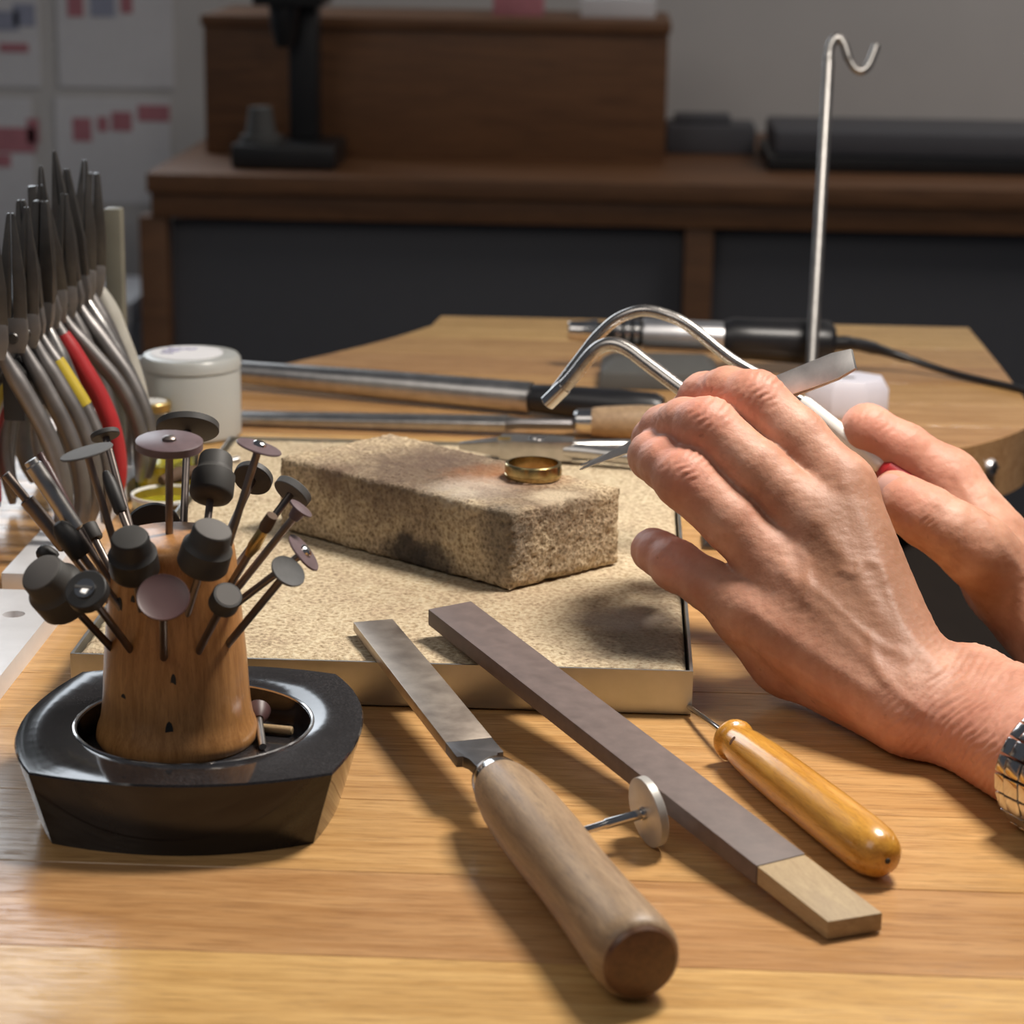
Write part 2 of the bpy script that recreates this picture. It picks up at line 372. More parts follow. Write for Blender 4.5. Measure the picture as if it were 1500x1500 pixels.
b = MB(); b.box(((t0.x+t1.x)/2, SIDE_Y+220, zt+9), t1.x-t0.x, 200, 18); b.build('base', M['black_obj'], bt, bevel=3)
b = MB(); b.box(((t0.x+t1.x)/2, SIDE_Y+225, zt+18+14), t1.x-t0.x-16, 190, 28); b.build('lid', M['panel'], bt, bevel=6)
q = PY(1040, 195, SIDE_Y+330)
b = MB(); b.box((q.x, SIDE_Y+330, zt+18), 110, 80, 36); b.box((q.x-10, SIDE_Y+330, zt+41), 70, 50, 10); b.build('grey_box', M['panel'], None, 'small dark grey box between the chest and the black case', 'box', bevel=4)
mc = PY(425, 240, SIDE_Y+100)
ms = thing('microscope', 'black bench microscope in the shade in front of the chest', 'microscope', (mc.x, SIDE_Y+100, zt))
b = MB(); b.box((mc.x, SIDE_Y+100, zt+14), 120, 120, 28); b.build('base', M['black_obj'], ms, bevel=5)
b = MB(); b.box((mc.x+16, SIDE_Y+120, zt+110), 34, 40, 165); b.build('column', M['black_obj'], ms, bevel=5)
b = MB(); b.box((mc.x+6, SIDE_Y+95, zt+205), 80, 90, 44); b.lathe((mc.x-2, SIDE_Y+80, zt+185), (0,0,-1), [(0,0), (0,18), (26,16), (50,10), (50,0)]); b.build('head', M['black_obj'], ms, bevel=2)
b = MB(); b.lathe((mc.x-20, SIDE_Y+60, zt+228), (-.2,-.5,1), [(0,0), (0,13), (50,13), (52,16), (66,16), (66,0)]); b.build('eyepiece', M['plastic_black'], ms)
b = MB(); b.lathe((mc.x-30, SIDE_Y+75, zt+28), (0,0,1), [(0,0), (0,24), (8,24), (8,18), (40,13), (40,0)]); b.build('stage', M['grey_block'], ms)
# pale box low at the left, beyond the bench
c0 = PY(150, 400, 2900); c1 = PY(212, 520, 2900)
bx_ = thing('storage_box', 'pale blue-grey storage box on the floor far behind the pliers', 'box', (c1.x-160, 2950, -900))
b = MB(); b.box((c1.x-160, 2960, -900+(c0.z-60+900)/2), 300, 200, c0.z-60+900); b.build('body', M['alu'] if False else M['paper'], bx_, bevel=3)
b = MB(); b.box((c1.x-160, 2960, c0.z-45), 308, 208, 30); b.build('lid', M['paper'], bx_, bevel=4)

# ================================================================== the bench
BT = 30.0
LEFT = [(-112,1368), (-135,1318), (-178,1249), (-207,1215), (-250,1140), (-292,1078), (-345,1030), (-430,1000)]
RIGHT = [(420,660), (330,664), (250,672), (170,705), (122,770), (106,840), (104,920), (112,1000), (134,1060), (174,1090), (208,1146), (213,1250), (212,1401)]
def xl_at(y):
    if y <= 1000: return -430.0
    P = [(p.y, p.x) for p in arc([(x, yy, 0) for x, yy in LEFT], 8)]
    P.sort(); return float(np.interp(y, [a for a, _ in P], [c for _, c in P]))
_RP = [(p.y, p.x) for p in arc([(x, yy, 0) for x, yy in RIGHT], 8)]; _RP.sort()
def xr_at(y):
    if y <= 660: return 420.0
    return float(np.interp(y, [a for a, _ in _RP], [c for _, c in _RP]))
bench = thing('workbench', 'oiled oak jeweller\'s workbench top with curved cut-outs and visible staves', 'workbench', (0, 700, -900))
edges_y = [368+50.6*i for i in range(20)]
edges_y = [y for y in edges_y if y < 1360]+[1401]
for y0, y1 in zip(edges_y, edges_y[1:]):
    n = 14; ys = [y0+.12+(y1-y0-.24)*i/n for i in range(n+1)]
    pl = [(xl_at(y)if y < 1365 else -112+ (y-1368)*.1, y) for y in ys]; pr = [(xr_at(y), y) for y in ys]
    out = pr+pl[::-1]
    dz = random.uniform(-.05, .05)
    b = MB(); b.loft([[(x, y, -BT) for x, y in out], [(x, y, dz-.25) for x, y in out], [(x+(.2 if x < 0 else -.2), y+(.22 if y == ys[0] else -.22 if y == ys[-1] else 0), dz) for x, y in out]])
    # end-to-end butt joints are not seen in the photograph, staves run right across
    b.build('stave', M['oak'], bench, angle=20)
for x, y in ((-390,420), (380,420), (-390,960), (170,1360)):
    b = MB(); b.box((x, y, -465), 60, 60, 870); b.build('leg', M['oak'], bench, bevel=3)
# steel screw in the edge of the far wing
ps = V(171, 1088, 0); e0 = V(xr_at(1078), 1078, 0); e1 = V(xr_at(1098), 1098, 0)
edn = (e1-e0).normalized(); en = V(edn.y, -edn.x, 0)
def _px(p):
    q = CM.transposed() @ (p-CP); return 750+FPX*q.x/-q.z
ysc = min((1064+.5*k for k in range(150)), key=lambda y: abs(_px(V(xr_at(y), y, -13))-1450))
e0 = V(xr_at(ysc-5), ysc-5, 0); e1 = V(xr_at(ysc+5), ysc+5, 0); edn = (e1-e0).normalized(); en = V(edn.y, -edn.x, 0)
sp = V(xr_at(ysc), ysc, -13)
sw = MB(); sw.lathe(sp-en*1, en, [(0,0), (0,4.4), (2.0,4.4), (3.6,3.4), (4.2,0)], 20); so = sw.build('screw', M['alu'], bench)
b = MB(); b.box(sp+en*3.2, 5.5, 1.0, 1.0, edn, en, (0,0,1)); b.box(sp+en*3.2, 1.0, 1.0, 5.5, edn, en, (0,0,1)); b.build('slot', M['jaw'], so)
# leather skin hung under the cut-out
b = MB(); rings = []
for i in range(13):
    s = i/12; y = 690+s*400
    rings.append([(95+u*360, y, -34-150*math.sin(math.pi*s)**.7*math.sin(math.pi*min(1, .15+u*.7))) for u in [k/12 for k in range(13)]])
ids = [b.ring(r) for r in rings]
for a, c in zip(ids, ids[1:]):
    for k in range(12): b.f.append((a[k], a[k+1], c[k+1], c[k]))
b.build('catch_skin', M['leather'], bench, label='dark leather skin hung under the cut-out')

# ================================================================== tray, board, brick, ring
TX0, TX1, TY0, TY1 = -172.7, 26.4, 698.3, 1004.0
tr = thing('soldering_tray', 'shallow square-edged metal tray holding a pale soldering board', 'tray', (-73, 851, 0))
b = MB(); t = 1.0
def rect(x0, y0, x1, y1, z): return [(x0,y0,z), (x1,y0,z), (x1,y1,z), (x0,y1,z)]
b.loft([rect(TX0+1.5,TY0+1.5,TX1-1.5,TY1-1.5,0.0), rect(TX0+.2,TY0+.2,TX1-.2,TY1-.2,.8), rect(TX0,TY0,TX1,TY1,1.6), rect(TX0,TY0,TX1,TY1,15.2), rect(TX0+t,TY0+t,TX1-t,TY1-t,15.2), rect(TX0+t,TY0+t,TX1-t,TY1-t,2)], True)
b.build('rim', M['tray'], tr, angle=30)
BX0, BX1, BY0, BY1 = TX0+2.2, TX1-2.2, TY0+2.2, TY1-2.2
b = MB(); nx, ny = 110, 165; gi = {}
def bz(x, y):
    e = min(x-BX0, BX1-x, y-BY0, BY1-y)
    return 14.6+.35*noise.noise((x*.25, y*.25, 3))+.28*noise.noise((x*.9, y*.9, 8))-(1.2*max(0, 1-e/1.6)**2)
for j in range(ny+1):
    for i in range(nx+1):
        x = BX0+(BX1-BX0)*i/nx; y = BY0+(BY1-BY0)*j/ny
        gi[i, j] = len(b.v); b.v.append(V(x, y, bz(x, y)))
for j in range(ny):
    for i in range(nx): b.f.append((gi[i,j], gi[i+1,j], gi[i+1,j+1], gi[i,j+1]))
rim_ids = [gi[i,0] for i in range(nx+1)]+[gi[nx,j] for j in range(1,ny+1)]+[gi[i,ny] for i in range(nx-1,-1,-1)]+[gi[0,j] for j in range(ny-1,0,-1)]
low = b.ring([V(b.v[k].x, b.v[k].y, 2.1) for k in rim_ids])
for k in range(len(low)): b.f.append((rim_ids[k], low[k], low[(k+1)%len(low)], rim_ids[(k+1)%len(low)]))
b.f.append(tuple(low))
org = V(-73, 851, 0)
def rel(p): return tuple((Vector(p)-org)*.001)
M['board'] = speck('soldering_board', [(.23,.17,.105), (.50,.41,.285), (.70,.61,.465)], 480, .95, .0016, [
    (rel((12, 738, 14.6)), .030, .9, (.10,.075,.06), .75, (1.8, .9, 1)),
    (rel((2, 752, 14.6)), .012, .9, (.55,.50,.44), .5, (1,1,1)),
    (rel((-40, 775, 14.6)), .05, 1.0, (.24,.16,.09), .35, (1,1,1))])
bo = b.build('board', M['board'], tr, label='pale granular soldering board', angle=60)

# brick: quad footprint with rough, uneven faces
BZ0, BZ1 = 15.0, 44.0
BQ = [V(-36, 779.5, 0), V(2.6, 818, 0), V(-89.5, 897, 0), V(-128, 852.5, 0)]      # near, right, back, left
BC = sum(BQ, V(0,0,0))/4
def bp(u, v, w):
    p = BQ[0]*(1-u)*(1-v)+BQ[1]*u*(1-v)+BQ[2]*u*v+BQ[3]*(1-u)*v
    return V(p.x, p.y, BZ0+(BZ1-BZ0)*w)
b = MB(); NU, NV, NW = 46, 98, 24; vid = {}
def bv(i, j, k):
    if (i,j,k) in vid: return vid[i,j,k]
    u, v, w = i/NU, j/NV, k/NW
    p = bp(u, v, w)
    # round the arrises
    du = min(u, 1-u)*55; dv = min(v, 1-v)*118; dw = min(w, 1-w)*29
    c = bp(.5, .5, .5); ds = sorted((du, dv, dw)); rr = 2.2+1.2*noise.noise(p*.06)
    if ds[1] < rr:
        q = (1-ds[1]/rr)*(1-ds[0]/rr)*rr*.42
        n = V(0,0,0)
        if du < rr: n += (bp(.5,v,w)-p).normalized()
        if dv < rr: n += (bp(u,.5,w)-p).normalized()
        if dw < rr: n += V(0,0,1 if w < .5 else -1)
        p = p+n.normalized()*q
    out = (p-c); out.z *= 2; out.normalize()
    p = p+out*(.55*noise.noise(p*.35)+.5*noise.noise(p*.9)+.35*noise.noise(p*1.9))
    # a chip out of the lower right edge
    cp = bp(.35, 0, 0)
    d = (p-cp).length
    if d < 4: p += V(0,0,(4-d)*.45)
    if k == 0: p.z = max(p.z, BZ0+.05)
    vid[i,j,k] = len(b.v); b.v.append(p); return vid[i,j,k]
for i in range(NU):
    for j in range(NV):
        b.f.append((bv(i,j,NW), bv(i+1,j,NW), bv(i+1,j+1,NW), bv(i,j+1,NW))); b.f.append((bv(i,j,0), bv(i,j+1,0), bv(i+1,j+1,0), bv(i+1,j,0)))
for i in range(NU):
    for k in range(NW):
        b.f.append((bv(i,0,k), bv(i+1,0,k), bv(i+1,0,k+1), bv(i,0,k+1))); b.f.append((bv(i,NV,k), bv(i,NV,k+1), bv(i+1,NV,k+1), bv(i+1,NV,k)))
for j in range(NV):
    for k in range(NW):
        b.f.append((bv(0,j,k), bv(0,j,k+1), bv(0,j+1,k+1), bv(0,j+1,k))); b.f.append((bv(NU,j,k), bv(NU,j+1,k), bv(NU,j+1,k+1), bv(NU,j,k+1)))
borg = V(BC.x, BC.y, BZ0)
def relb(u, v, w): return tuple((bp(u, v, w)-borg)*.001)
M['brick'] = speck('fire_brick', [(.13,.09,.055), (.40,.315,.21), (.66,.56,.41)], 520, .95, .0018, [
    (relb(.35,.52,1), .034, 1.1, (.115,.075,.055), .85, (1,1,2)),
    (relb(.78,.62,1), .020, 1.0, (.13,.085,.065), .7, (1,1,2)),
    (relb(.62,.30,1), .018, 1.1, (.33,.13,.05), .7, (1,1,2)),
    (relb(.30,.27,1), .015, .9, (.60,.53,.44), .55, (1,1,2)),
    (relb(.42,.08,1), .019, .8, (.11,.07,.05), .6, (1,1,2)),
    (relb(.5,.05,1), .009, .8, (.58,.47,.33), .8, (1,1,2)),
    (relb(0,.42,.12), .011, .7, (.05,.042,.038), .9, (1,1,1.3)),
    (relb(0,.30,.12), .009, .7, (.06,.05,.045), .8, (1,1,1.3)),
    (relb(0,.03,.7), .009, .9, (.09,.08,.07), .6, (1,1,.6)),
    (relb(0,.75,.98), .008, .9, (.16,.10,.07), .6, (1,1,1))])
b.build('soldering_brick', M['brick'], None, 'scorched tan soldering brick lying on the pale board', 'brick', angle=60, origin=borg)

rc = PZ(781, 699, 44.4)
b = MB(); b.lathe(rc, (0,0,1), [(0,9.2), (0,10.0), (.5,10.35), (1.6,10.55), (1.75,10.3), (2.0,10.3), (2.15,10.55), (4.2,10.5), (5.2,10.35), (5.6,10.0), (5.6,9.2), (2.8,9.0), (0,9.2)], 64)
b.build('finger_ring', M['gold'], None, 'gold band ring resting on the soldering brick', 'ring', angle=30)
# ================================================================== hand tools in front
def zc(y): return 17.15+(y-700)*.03
# flat file with round wooden handle
d2 = V(.357, -.934, 0); tip = V(-78.6, 728.5, 0)
def along(s): p = tip+d2*s; return V(p.x, p.y, zc(p.y))
fx = (along(200)-along(0)).normalized(); fu = V(-d2.y, d2.x, 0).normalized()*1; fw = fu.cross(fx).normalized()
if fw.z < 0: fw = -fw
fl = thing('hand_file', 'flat steel hand file with a stained wooden handle lying on the tray edge', 'file', (along(170).x, along(170).y, 0))
b = MB()
def fsec(s, hw, ht=1.75): c = along(s); return [c-fu*hw-fw*ht, c+fu*hw-fw*ht, c+fu*hw+fw*ht, c-fu*hw+fw*ht]
b.loft([fsec(0, 6.7, 1.5), fsec(60, 7.0), fsec(108, 7.0)]); b.build('blade', M['file_steel'], fl, bevel=.25)
b = MB(); pts = [(108,7.0), (119,7.0), (119.2,5.2), (121.5,4.1), (127,3.6), (134,2.6)]
top = [along(s)+fu*h for s, h in pts]+[along(s)-fu*h for s, h in pts[::-1]]
b.loft([[p-fw*1.7 for p in top], [p+fw*1.7 for p in top]]); b.build('tang', M['dark_steel'], fl, bevel=.25)
hs = along(131.5); hx = (along(250)-along(131.5)).normalized()
b = MB(); b.lathe(hs, hx, [(-1.5,0), (-1.5,3.6), (-.6,5.6), (1.2,6.8), (4.2,7.4), (6.6,7.6), (6.6,0)], 32); b.build('ferrule', M['chrome'], fl)
b = MB(); b.lathe(hs, hx, [(6.4,0), (6.4,7.6), (9,8.3), (18,9.5), (32,10.2), (48,10.3), (66,9.9), (84,10.1), (100,10.6), (108,10.8), (111.5,10.6), (113.6,9.8), (114.2,8.8), (114.2,0)], 40)
b.build('handle', M['grip_wood'], fl, angle=50)
b = MB(); b.lathe(hs, hx, [(113.6,0), (113.7,9.5), (114.9,8.6), (115.5,6), (115.8,0)], 40); b.build('handle_end', M['grip_end'], fl, label='dark end grain of the handle')

# emery stick
f1 = PZ(627, 892, 25.0); f2 = PZ(690, 880, 25.0); n1 = PZ(1213, 1349, 5.6); n2 = PZ(1293, 1336, 5.6)
m1 = PZ(1108, 1268, 9.6); m2 = PZ(1180, 1250, 9.6)
es = thing('emery_stick', 'flat wooden sanding stick wrapped in grey-brown emery paper, bare at its near end', 'sanding stick', ((f1.x+n1.x)/2, (f1.y+n1.y)/2, 0))
th = V(0,0,-5.5)
b = MB(); b.loft([[f1+th, f2+th, f2, f1], [m1+th, m2+th, m2, m1]]); b.build('paper_wrap', M['emery'], es, bevel=.5)
ins = lambda a, c, k: a+(c-a).normalized()*k
b = MB(); b.loft([[ins(m1,m2,.3)+th*.95, ins(m2,m1,.3)+th*.95, ins(m2,m1,.3)+th*.04, ins(m1,m2,.3)+th*.04], [n1+th*.95, n2+th*.95, n2+th*.04, n1+th*.04]]); b.build('bare_end', M['pine'], es, bevel=.4)

# scriber / awl
a0 = PZ(1071, 1081, 7.2); a1 = PZ(1301, 1262, 7.6); ax = (a1-a0).normalized()
aw = thing('scriber', 'steel-pointed scriber with a glossy yellow wooden handle beside the emery stick', 'awl', ((a0.x+a1.x)/2, (a0.y+a1.y)/2, 0))
L = (a1-a0).length
b = MB(); b.lathe(a0, ax, [(0,0), (0,5.4), (.8,6.3), (2.2,6.6), (3.4,6.0), (4.2,5.3), (5.6,5.5), (11,6.3), (24,7.0), (44,7.4), (64,7.6), (L-14,7.6), (L-8,7.3), (L-4,6.2), (L-1.2,4.2), (L,0)], 40); hd = b.build('handle', M['box_wood'], aw, angle=60)
b = MB(); b.lathe(a0+ax*(L-.35), ax, [(0,0), (0,.9), (.4,.7), (.5,0)], 12); b.build('end_hole', M['blackr'], hd)
q = a0+ax*11+V(-.72,-.35,.6).normalized()*6.25
b = MB(); b.lathe(q, V(-.72,-.35,.6), [(-.5,0), (-.3,1.6), (.1,1.4), (.2,0)], 12, ell=.6); b.build('knot', M['grip_end'], hd)
nd0 = a0+ax*1; nd1 = PZ(1010, 1036, 3.4)
b = MB(); b.tube([nd0, nd0+(nd1-nd0)*.5, nd1, nd1+(nd1-nd0).normalized()*8], [1.0, .95, .85, .1], 10); b.build('needle', M['chrome'], aw)

# loose disc on a mandrel
dc = V(11.6, 593.5, 10.2); da = V(-.88, -.43, -.13).normalized()
dm = thing('disc_mandrel', 'small pale metal disc on a steel mandrel leaning against the file handle', 'polishing disc', (11.6, 593.5, 0))
b = MB(); b.lathe(dc, da, [(-1.4,0), (-1.4,9.4), (-1.1,9.9), (1.1,9.9), (1.4,9.4), (1.4,0)], 40); b.build('disc', M['white_abr'], dm)
b = MB(); b.lathe(dc, da, [(1.3,0), (1.3,1.9), (2.6,1.7), (2.6,1.45), (13,1.45), (13.4,1.15), (24.5,1.1), (25,0)], 16); b.build('shaft', M['chrome'], dm)

# ================================================================== burr stand
SCx, SCy = -125.0, 629.5
base = thing('stone_dish', 'polished black stone dish with bowed sides and a round recess', 'dish', (-119, 621, 0))
corners = [V(-160.5,662,0), V(-83,667,0), V(-74,585,0), V(-156,578.5,0)]
mids = [V(-120,672,0), V(-70.5,630,0), V(-113.5,572.5,0), V(-168,617,0)]
outl = []
for i in range(4):
    A, Mid, Bc = corners[i], mids[i], corners[(i+1)%4]
    ctl = Mid*2-(A+Bc)/2
    for k in range(14):
        t = k/14; outl.append(A*(1-t)**2+ctl*2*t*(1-t)+Bc*t*t)
dcn = V(-118.5, 621.5, 0); RB = 33.2; ZB = 14.0
def so_(s, z, shift=0): return [V(dcn.x+(p.x-dcn.x)*s, dcn.y+(p.y-dcn.y)*(s+shift), z) for p in outl]
def circ(r, z, n): # same count as outline, aligned by angle
    return [V(dcn.x+r*math.cos(math.atan2(p.y-dcn.y, p.x-dcn.x)), dcn.y+r*math.sin(math.atan2(p.y-dcn.y, p.x-dcn.x)), z) for p in outl]
b = MB(); b.loft([so_(.865,0,.05), so_(.995,21.4), so_(.988,22), circ(RB+.9,22,0), circ(RB,21.6,0), circ(RB-.6,ZB,0)])
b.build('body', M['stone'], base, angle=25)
b = MB(); b.lathe(V(dcn.x, dcn.y, 22), (0,0,1), [(-.5,RB+.1), (.15,RB+.2), (.35,RB+.7), (.15,RB+1.1), (-.1,RB+1.1)], 64); b.build('rim_line', M['chrome'], base, label='thin bright rim of the recess')

def rs(z):      # radius of the turned stand at height z
    return float(np.interp(z, [14,15.5,18,21,26,40,60,70,73.5,75], [22.6,23.4,23.2,22.0,21.2,20.4,18.6,17.8,17.0,15.6]))
b = MB(); b.lathe(V(SCx, SCy, 0), (0,0,1), [(14.02,0)]+[(z, rs(z)) for z in (14.02,15.5,17,19,21,24,30,40,50,60,67,71,73.5,74.6)]+[(75.2,14.0), (75.5,0)], 48)
stand = thing('burr_stand', 'turned brown wooden stand full of mandrel holes in the stone dish', 'tool stand', (SCx, SCy, 14))
b.build('body', M['stand_wood'], stand, angle=60)
def stand_hit(px, py):
    D = 600.0
    while D < 720:
        p = PD(px, py, D)
        if 14 < p.z < 75.2 and math.hypot(p.x-SCx, p.y-SCy) < rs(p.z): return p
        D += .25
    return None
for px, py, rx, rz in ((248,1075,1.2,3.6), (181,1024,1.0,1.6), (254,1000,.8,2.6), (175,888,1.3,2.6), (195,886,.9,2.8)):       # dark cracks and empty holes
    p = stand_hit(px, py)
    if p:
        n = V(p.x-SCx, p.y-SCy, 0).normalized(); _, u, w = frame(n, (0,0,1))
        b = MB(); b.loft([[p+n*h+u*(rx*k*math.cos(2*math.pi*i/12))+V(0,0,1)*(rz*k*math.sin(2*math.pi*i/12)) for i in range(12)] for h, k in ((-1.0,1), (.06,1))])
        b.build('crack', M['blackr'], stand)

BURRS = []
def burr(kind, label, head, D, bs, mats, dims, name='mandrel', shaft_r=1.12, bD=None, cat='polishing burr'):
    if bD is not None: B = PD(bs[0], bs[1], bD)
    else:
        B = stand_hit(*bs)
        if B is None: B = PZ(bs[0], bs[1], 74.9)
    Hd = PD(head[0], head[1], D); a = (Hd-B).normalized(); Lh = (Hd-B).length
    t = thing(name, label, cat, tuple(B), 'burrs and polishers in the wooden stand')
    sk = 1.5 if len(mats) > 2 else 1.0
    r = dims[0]; h = dims[1] if len(dims) > 1 else 2
    lo = -h/2
    if kind in ('wheel', 'lens', 'dish', 'knife'):
        pr = {'wheel': [(-h/2,0), (-h/2,r*.95), (-h/2+.25,r), (h/2-.25,r), (h/2,r*.95), (h/2,0)],
              'lens': [(-h/2-.8,0), (-h/2-.6,1.8), (-.15,r-.2), (.15,r), (.45,r-.2), (h/2,r*.45), (h/2,0)],
              'dish': [(-h,0), (-h,2.0), (-h*.55,r*.45), (-h*.1,r*.93), (.35,r), (.7,r*.97), (.35,r*.85), (.05,r*.4), (0,0)],
              'knife': [(-h-1,0), (-h-1,1.6), (-h*.7,r*.55), (-.4,r*.6), (0,r), (.5,r), (.9,r*.5), (1.1,0)]}[kind]
        b = MB(); b.lathe(Hd, a, pr, 40); hdo = b.build('disc', M[mats[0]], t)
        lo = pr[0][0]; topz = pr[-1][0]
        if len(mats) > 1:
            b = MB(); b.lathe(Hd, a, [(topz-.1,0), (topz-.1,2.0*sk), (topz+.7,1.9*sk), (topz+1.2,1.3*sk), (topz+1.3,0)], 20); sc_ = b.build('screw', M[mats[1]], t)
            if len(mats) > 2:
                _, u, w = frame(a); b = MB(); b.box(Hd+a*(topz+1.2), 5.0, .7, .6, u, w, a); b.build('slot', M[mats[2]], sc_)
    elif kind == 'cup':
        b = MB(); b.lathe(Hd, a, [(-h/2-1.6,0), (-h/2-1.6,r*.55), (-h/2-.6,r*.9), (-h/2+.6,r), (h*.02,r*.98), (h*.10,r*.84), (h*.18,r*.80), (h/2-.6,r*.76), (h/2-.1,r*.72), (h/2-.1,0)], 36); b.build('rubber_body', M[mats[0]], t)
        b = MB(); b.lathe(Hd, a, [(h/2-.5,0), (h/2-.5,r*.70), (h/2+.12,r*.70), (h/2+.3,r*.64), (h/2+.1,0)], 36); b.build('face', M[mats[1]], t)
        lo = -h/2-1.6
    elif kind == 'drum':
        b = MB(); b.lathe(Hd, a, [(-h/2,0), (-h/2,r*.9), (-h/2+.5,r), (h/2-.5,r), (h/2,r*.92), (h/2,0)], 32); b.build('drum', M[mats[0]], t)
        b = MB(); b.lathe(Hd, a, [(h/2-.2,0), (h/2-.2,r*.85), (h/2+.15,r*.8), (h/2+.15,0)], 32); b.build('face', M[mats[1]], t)
    elif kind == 'bullet':
        b = MB(); b.lathe(Hd, a, [(-h/2,0), (-h/2,r*.8), (-h/2+1,r), (h*.1,r), (h*.32,r*.82), (h*.46,r*.5), (h/2,0)], 24); b.build('tip', M[mats[0]], t)
    elif kind == 'cone':
        b = MB(); b.lathe(Hd, a, [(-h/2,0), (-h/2,r*.6), (-h*.2,r), (h*.25,r*.8), (h/2-.3,r*.55), (h/2,0)], 20); b.build('tip', M[mats[0]], t)
        if len(mats) > 1:
            b = MB(); b.lathe(Hd, a, [(h*.3,0), (h*.3,r*.85), (h*.42,r*1.0), (h*.75,r*.9), (h*.78,0)], 14); b.build('bristles', M[mats[1]], t)
    elif kind == 'rod':
        l1, r1, l2, r2 = dims
        b = MB(); b.lathe(Hd, a, [(-l1-l2,0), (-l1-l2,r2*.7), (-l1-l2+.6,r2), (-l1-.4,r2), (-l1,r1)] + [(-.2,r1), (0,r1*.8), (0,0)], 20); b.build('chuck', M[mats[0]], t)
        lo = -l1-l2
    b = MB(); b.tube([B-a*5, B+a*((Lh+lo)*.5), Hd+a*(lo+.3)], shaft_r, 12); b.build('shaft', M[mats[-1] if kind == 'rod' and len(mats) > 1 else 'burr_shaft'], t)
    return t
burr('wheel', 'flat purple-grey grinding disc with round screw head, standing upright at the top of the stand', (248,651), 650, (248,783), ('disc_purple','burr_shaft'), (9.4,2.6))
burr('wheel', 'large dark disc tilted backwards behind the flat purple disc', (275,626), 688, (269,768), ('disc_dark',), (9.3,2.4), bD=676)
burr('lens', 'dark grey thin disc tilted left on a thin shaft in front of the pliers handles', (127,663), 645, (169,800), ('disc_grey',), (7.6,1.4))
burr('wheel', 'small dark disc leaning left just above the thin grey disc', (154,637), 675, (192,778), ('disc_dark',), (4.3,1.6), bD=668)
burr('bullet', 'thin black rubber point leaning left behind the thin grey disc', (166,720), 668, (190,782), ('blackr',), (2.0,14), bD=664)
burr('cup', 'dark rubber cup polisher with stepped top, upper right of the stand', (313,697), 672, (302,778), ('rubber','rubber_top'), (6.4,13))
burr('lens', 'purple-grey lens-shaped disc with bright rivet leaning right, highest on the right', (379,656), 648, (334,800), ('disc_purple','chrome'), (6.6,1.6))
burr('wheel', 'dark thick wheel behind the upper rubber cup', (371,700), 692, (330,792), ('disc_dark','burr_shaft'), (5.9,2.4), bD=672)
burr('wheel', 'greenish grey felt wheel seen on edge, farthest right at the back', (429,720), 680, (352,822), ('disc_grey',), (5.8,2.6), bD=668)
burr('knife', 'small reddish knife-edged wheel on a long shaft leaning right', (440,746), 652, (344,866), ('disc_purple',), (3.7,2.4))
burr('cone', 'slim brass-bodied brush with brown bristles leaning right', (378,790), 648, (338,856), ('brass','brush'), (1.9,12))
burr('lens', 'purple-grey lens-shaped disc with bright rivet, low on the right', (444,810), 650, (352,880), ('disc_purple','chrome'), (6.3,1.6), bD=655)
burr('dish', 'pale grey dished disc on a long shaft, lowest on the right', (421,838), 636, (335,942), ('disc_grey',), (5.2,3.0))
burr('drum', 'small black drum with sparkling grit face at the lower right of the stand', (330,879), 628, (292,952), ('blackr','rubber_top'), (4.2,5.5))
burr('cup', 'dark rubber cup polisher with pale flat face, right of the stand\'s centre', (304,802), 636, (276,893), ('rubber','rubber_top'), (7.2,12.5))
burr('cup', 'dark rubber cup polisher left of the stand\'s centre, facing the viewer', (194,812), 634, (206,888), ('blackr','rubber'), (6.9,12.5))
burr('dish', 'reddish dished disc facing the viewer at the front of the stand', (239,876), 618, (240,962), ('red_disc',), (7.1,3.0))
burr('wheel', 'black rubber wheel with slotted steel screw at the lower left', (128,867), 621, (190,950), ('blackr','chrome','jaw'), (5.8,3.2))
burr('cup', 'large dark rubber cup polisher sticking out farthest left and low', (80,860), 636, (155,940), ('rubber','rubber_top'), (8.2,14), bD=655)
burr('bullet', 'soft black bullet point at the left of the stand', (102,790), 648, (172,884), ('blackr',), (3.2,12))
burr('rod', 'stepped brownish steel mandrel without a head, pointing far left', (8,694), 652, (150,868), ('burr_shaft','burr_shaft'), (9,1.35,18,2.2), bD=660)
burr('rod', 'thick bright steel mandrel tube without a head, leaning left', (44,674), 650, (158,846), ('steel','burr_shaft'), (1.5,2.0,22,2.5), bD=656)
burr('rod', 'thin dark reddish mandrel rod behind the bright tube', (58,664), 668, (150,836), ('red_disc','burr_shaft'), (3,1.0,18,1.3), bD=668)
burr('bullet', 'short black point lying almost flat at the far left', (68,812), 660, (165,880), ('blackr',), (2.6,6), bD=664)
burr('drum', 'tiny dark drum behind the bullet point', (134,780), 676, (170,850), ('disc_dark','disc_dark'), (2.6,5), bD=672)
burr('wheel', 'wide black disc low behind the stand', (224,775), 694, (236,812), ('blackr',), (8.5,1.8), bD=680)
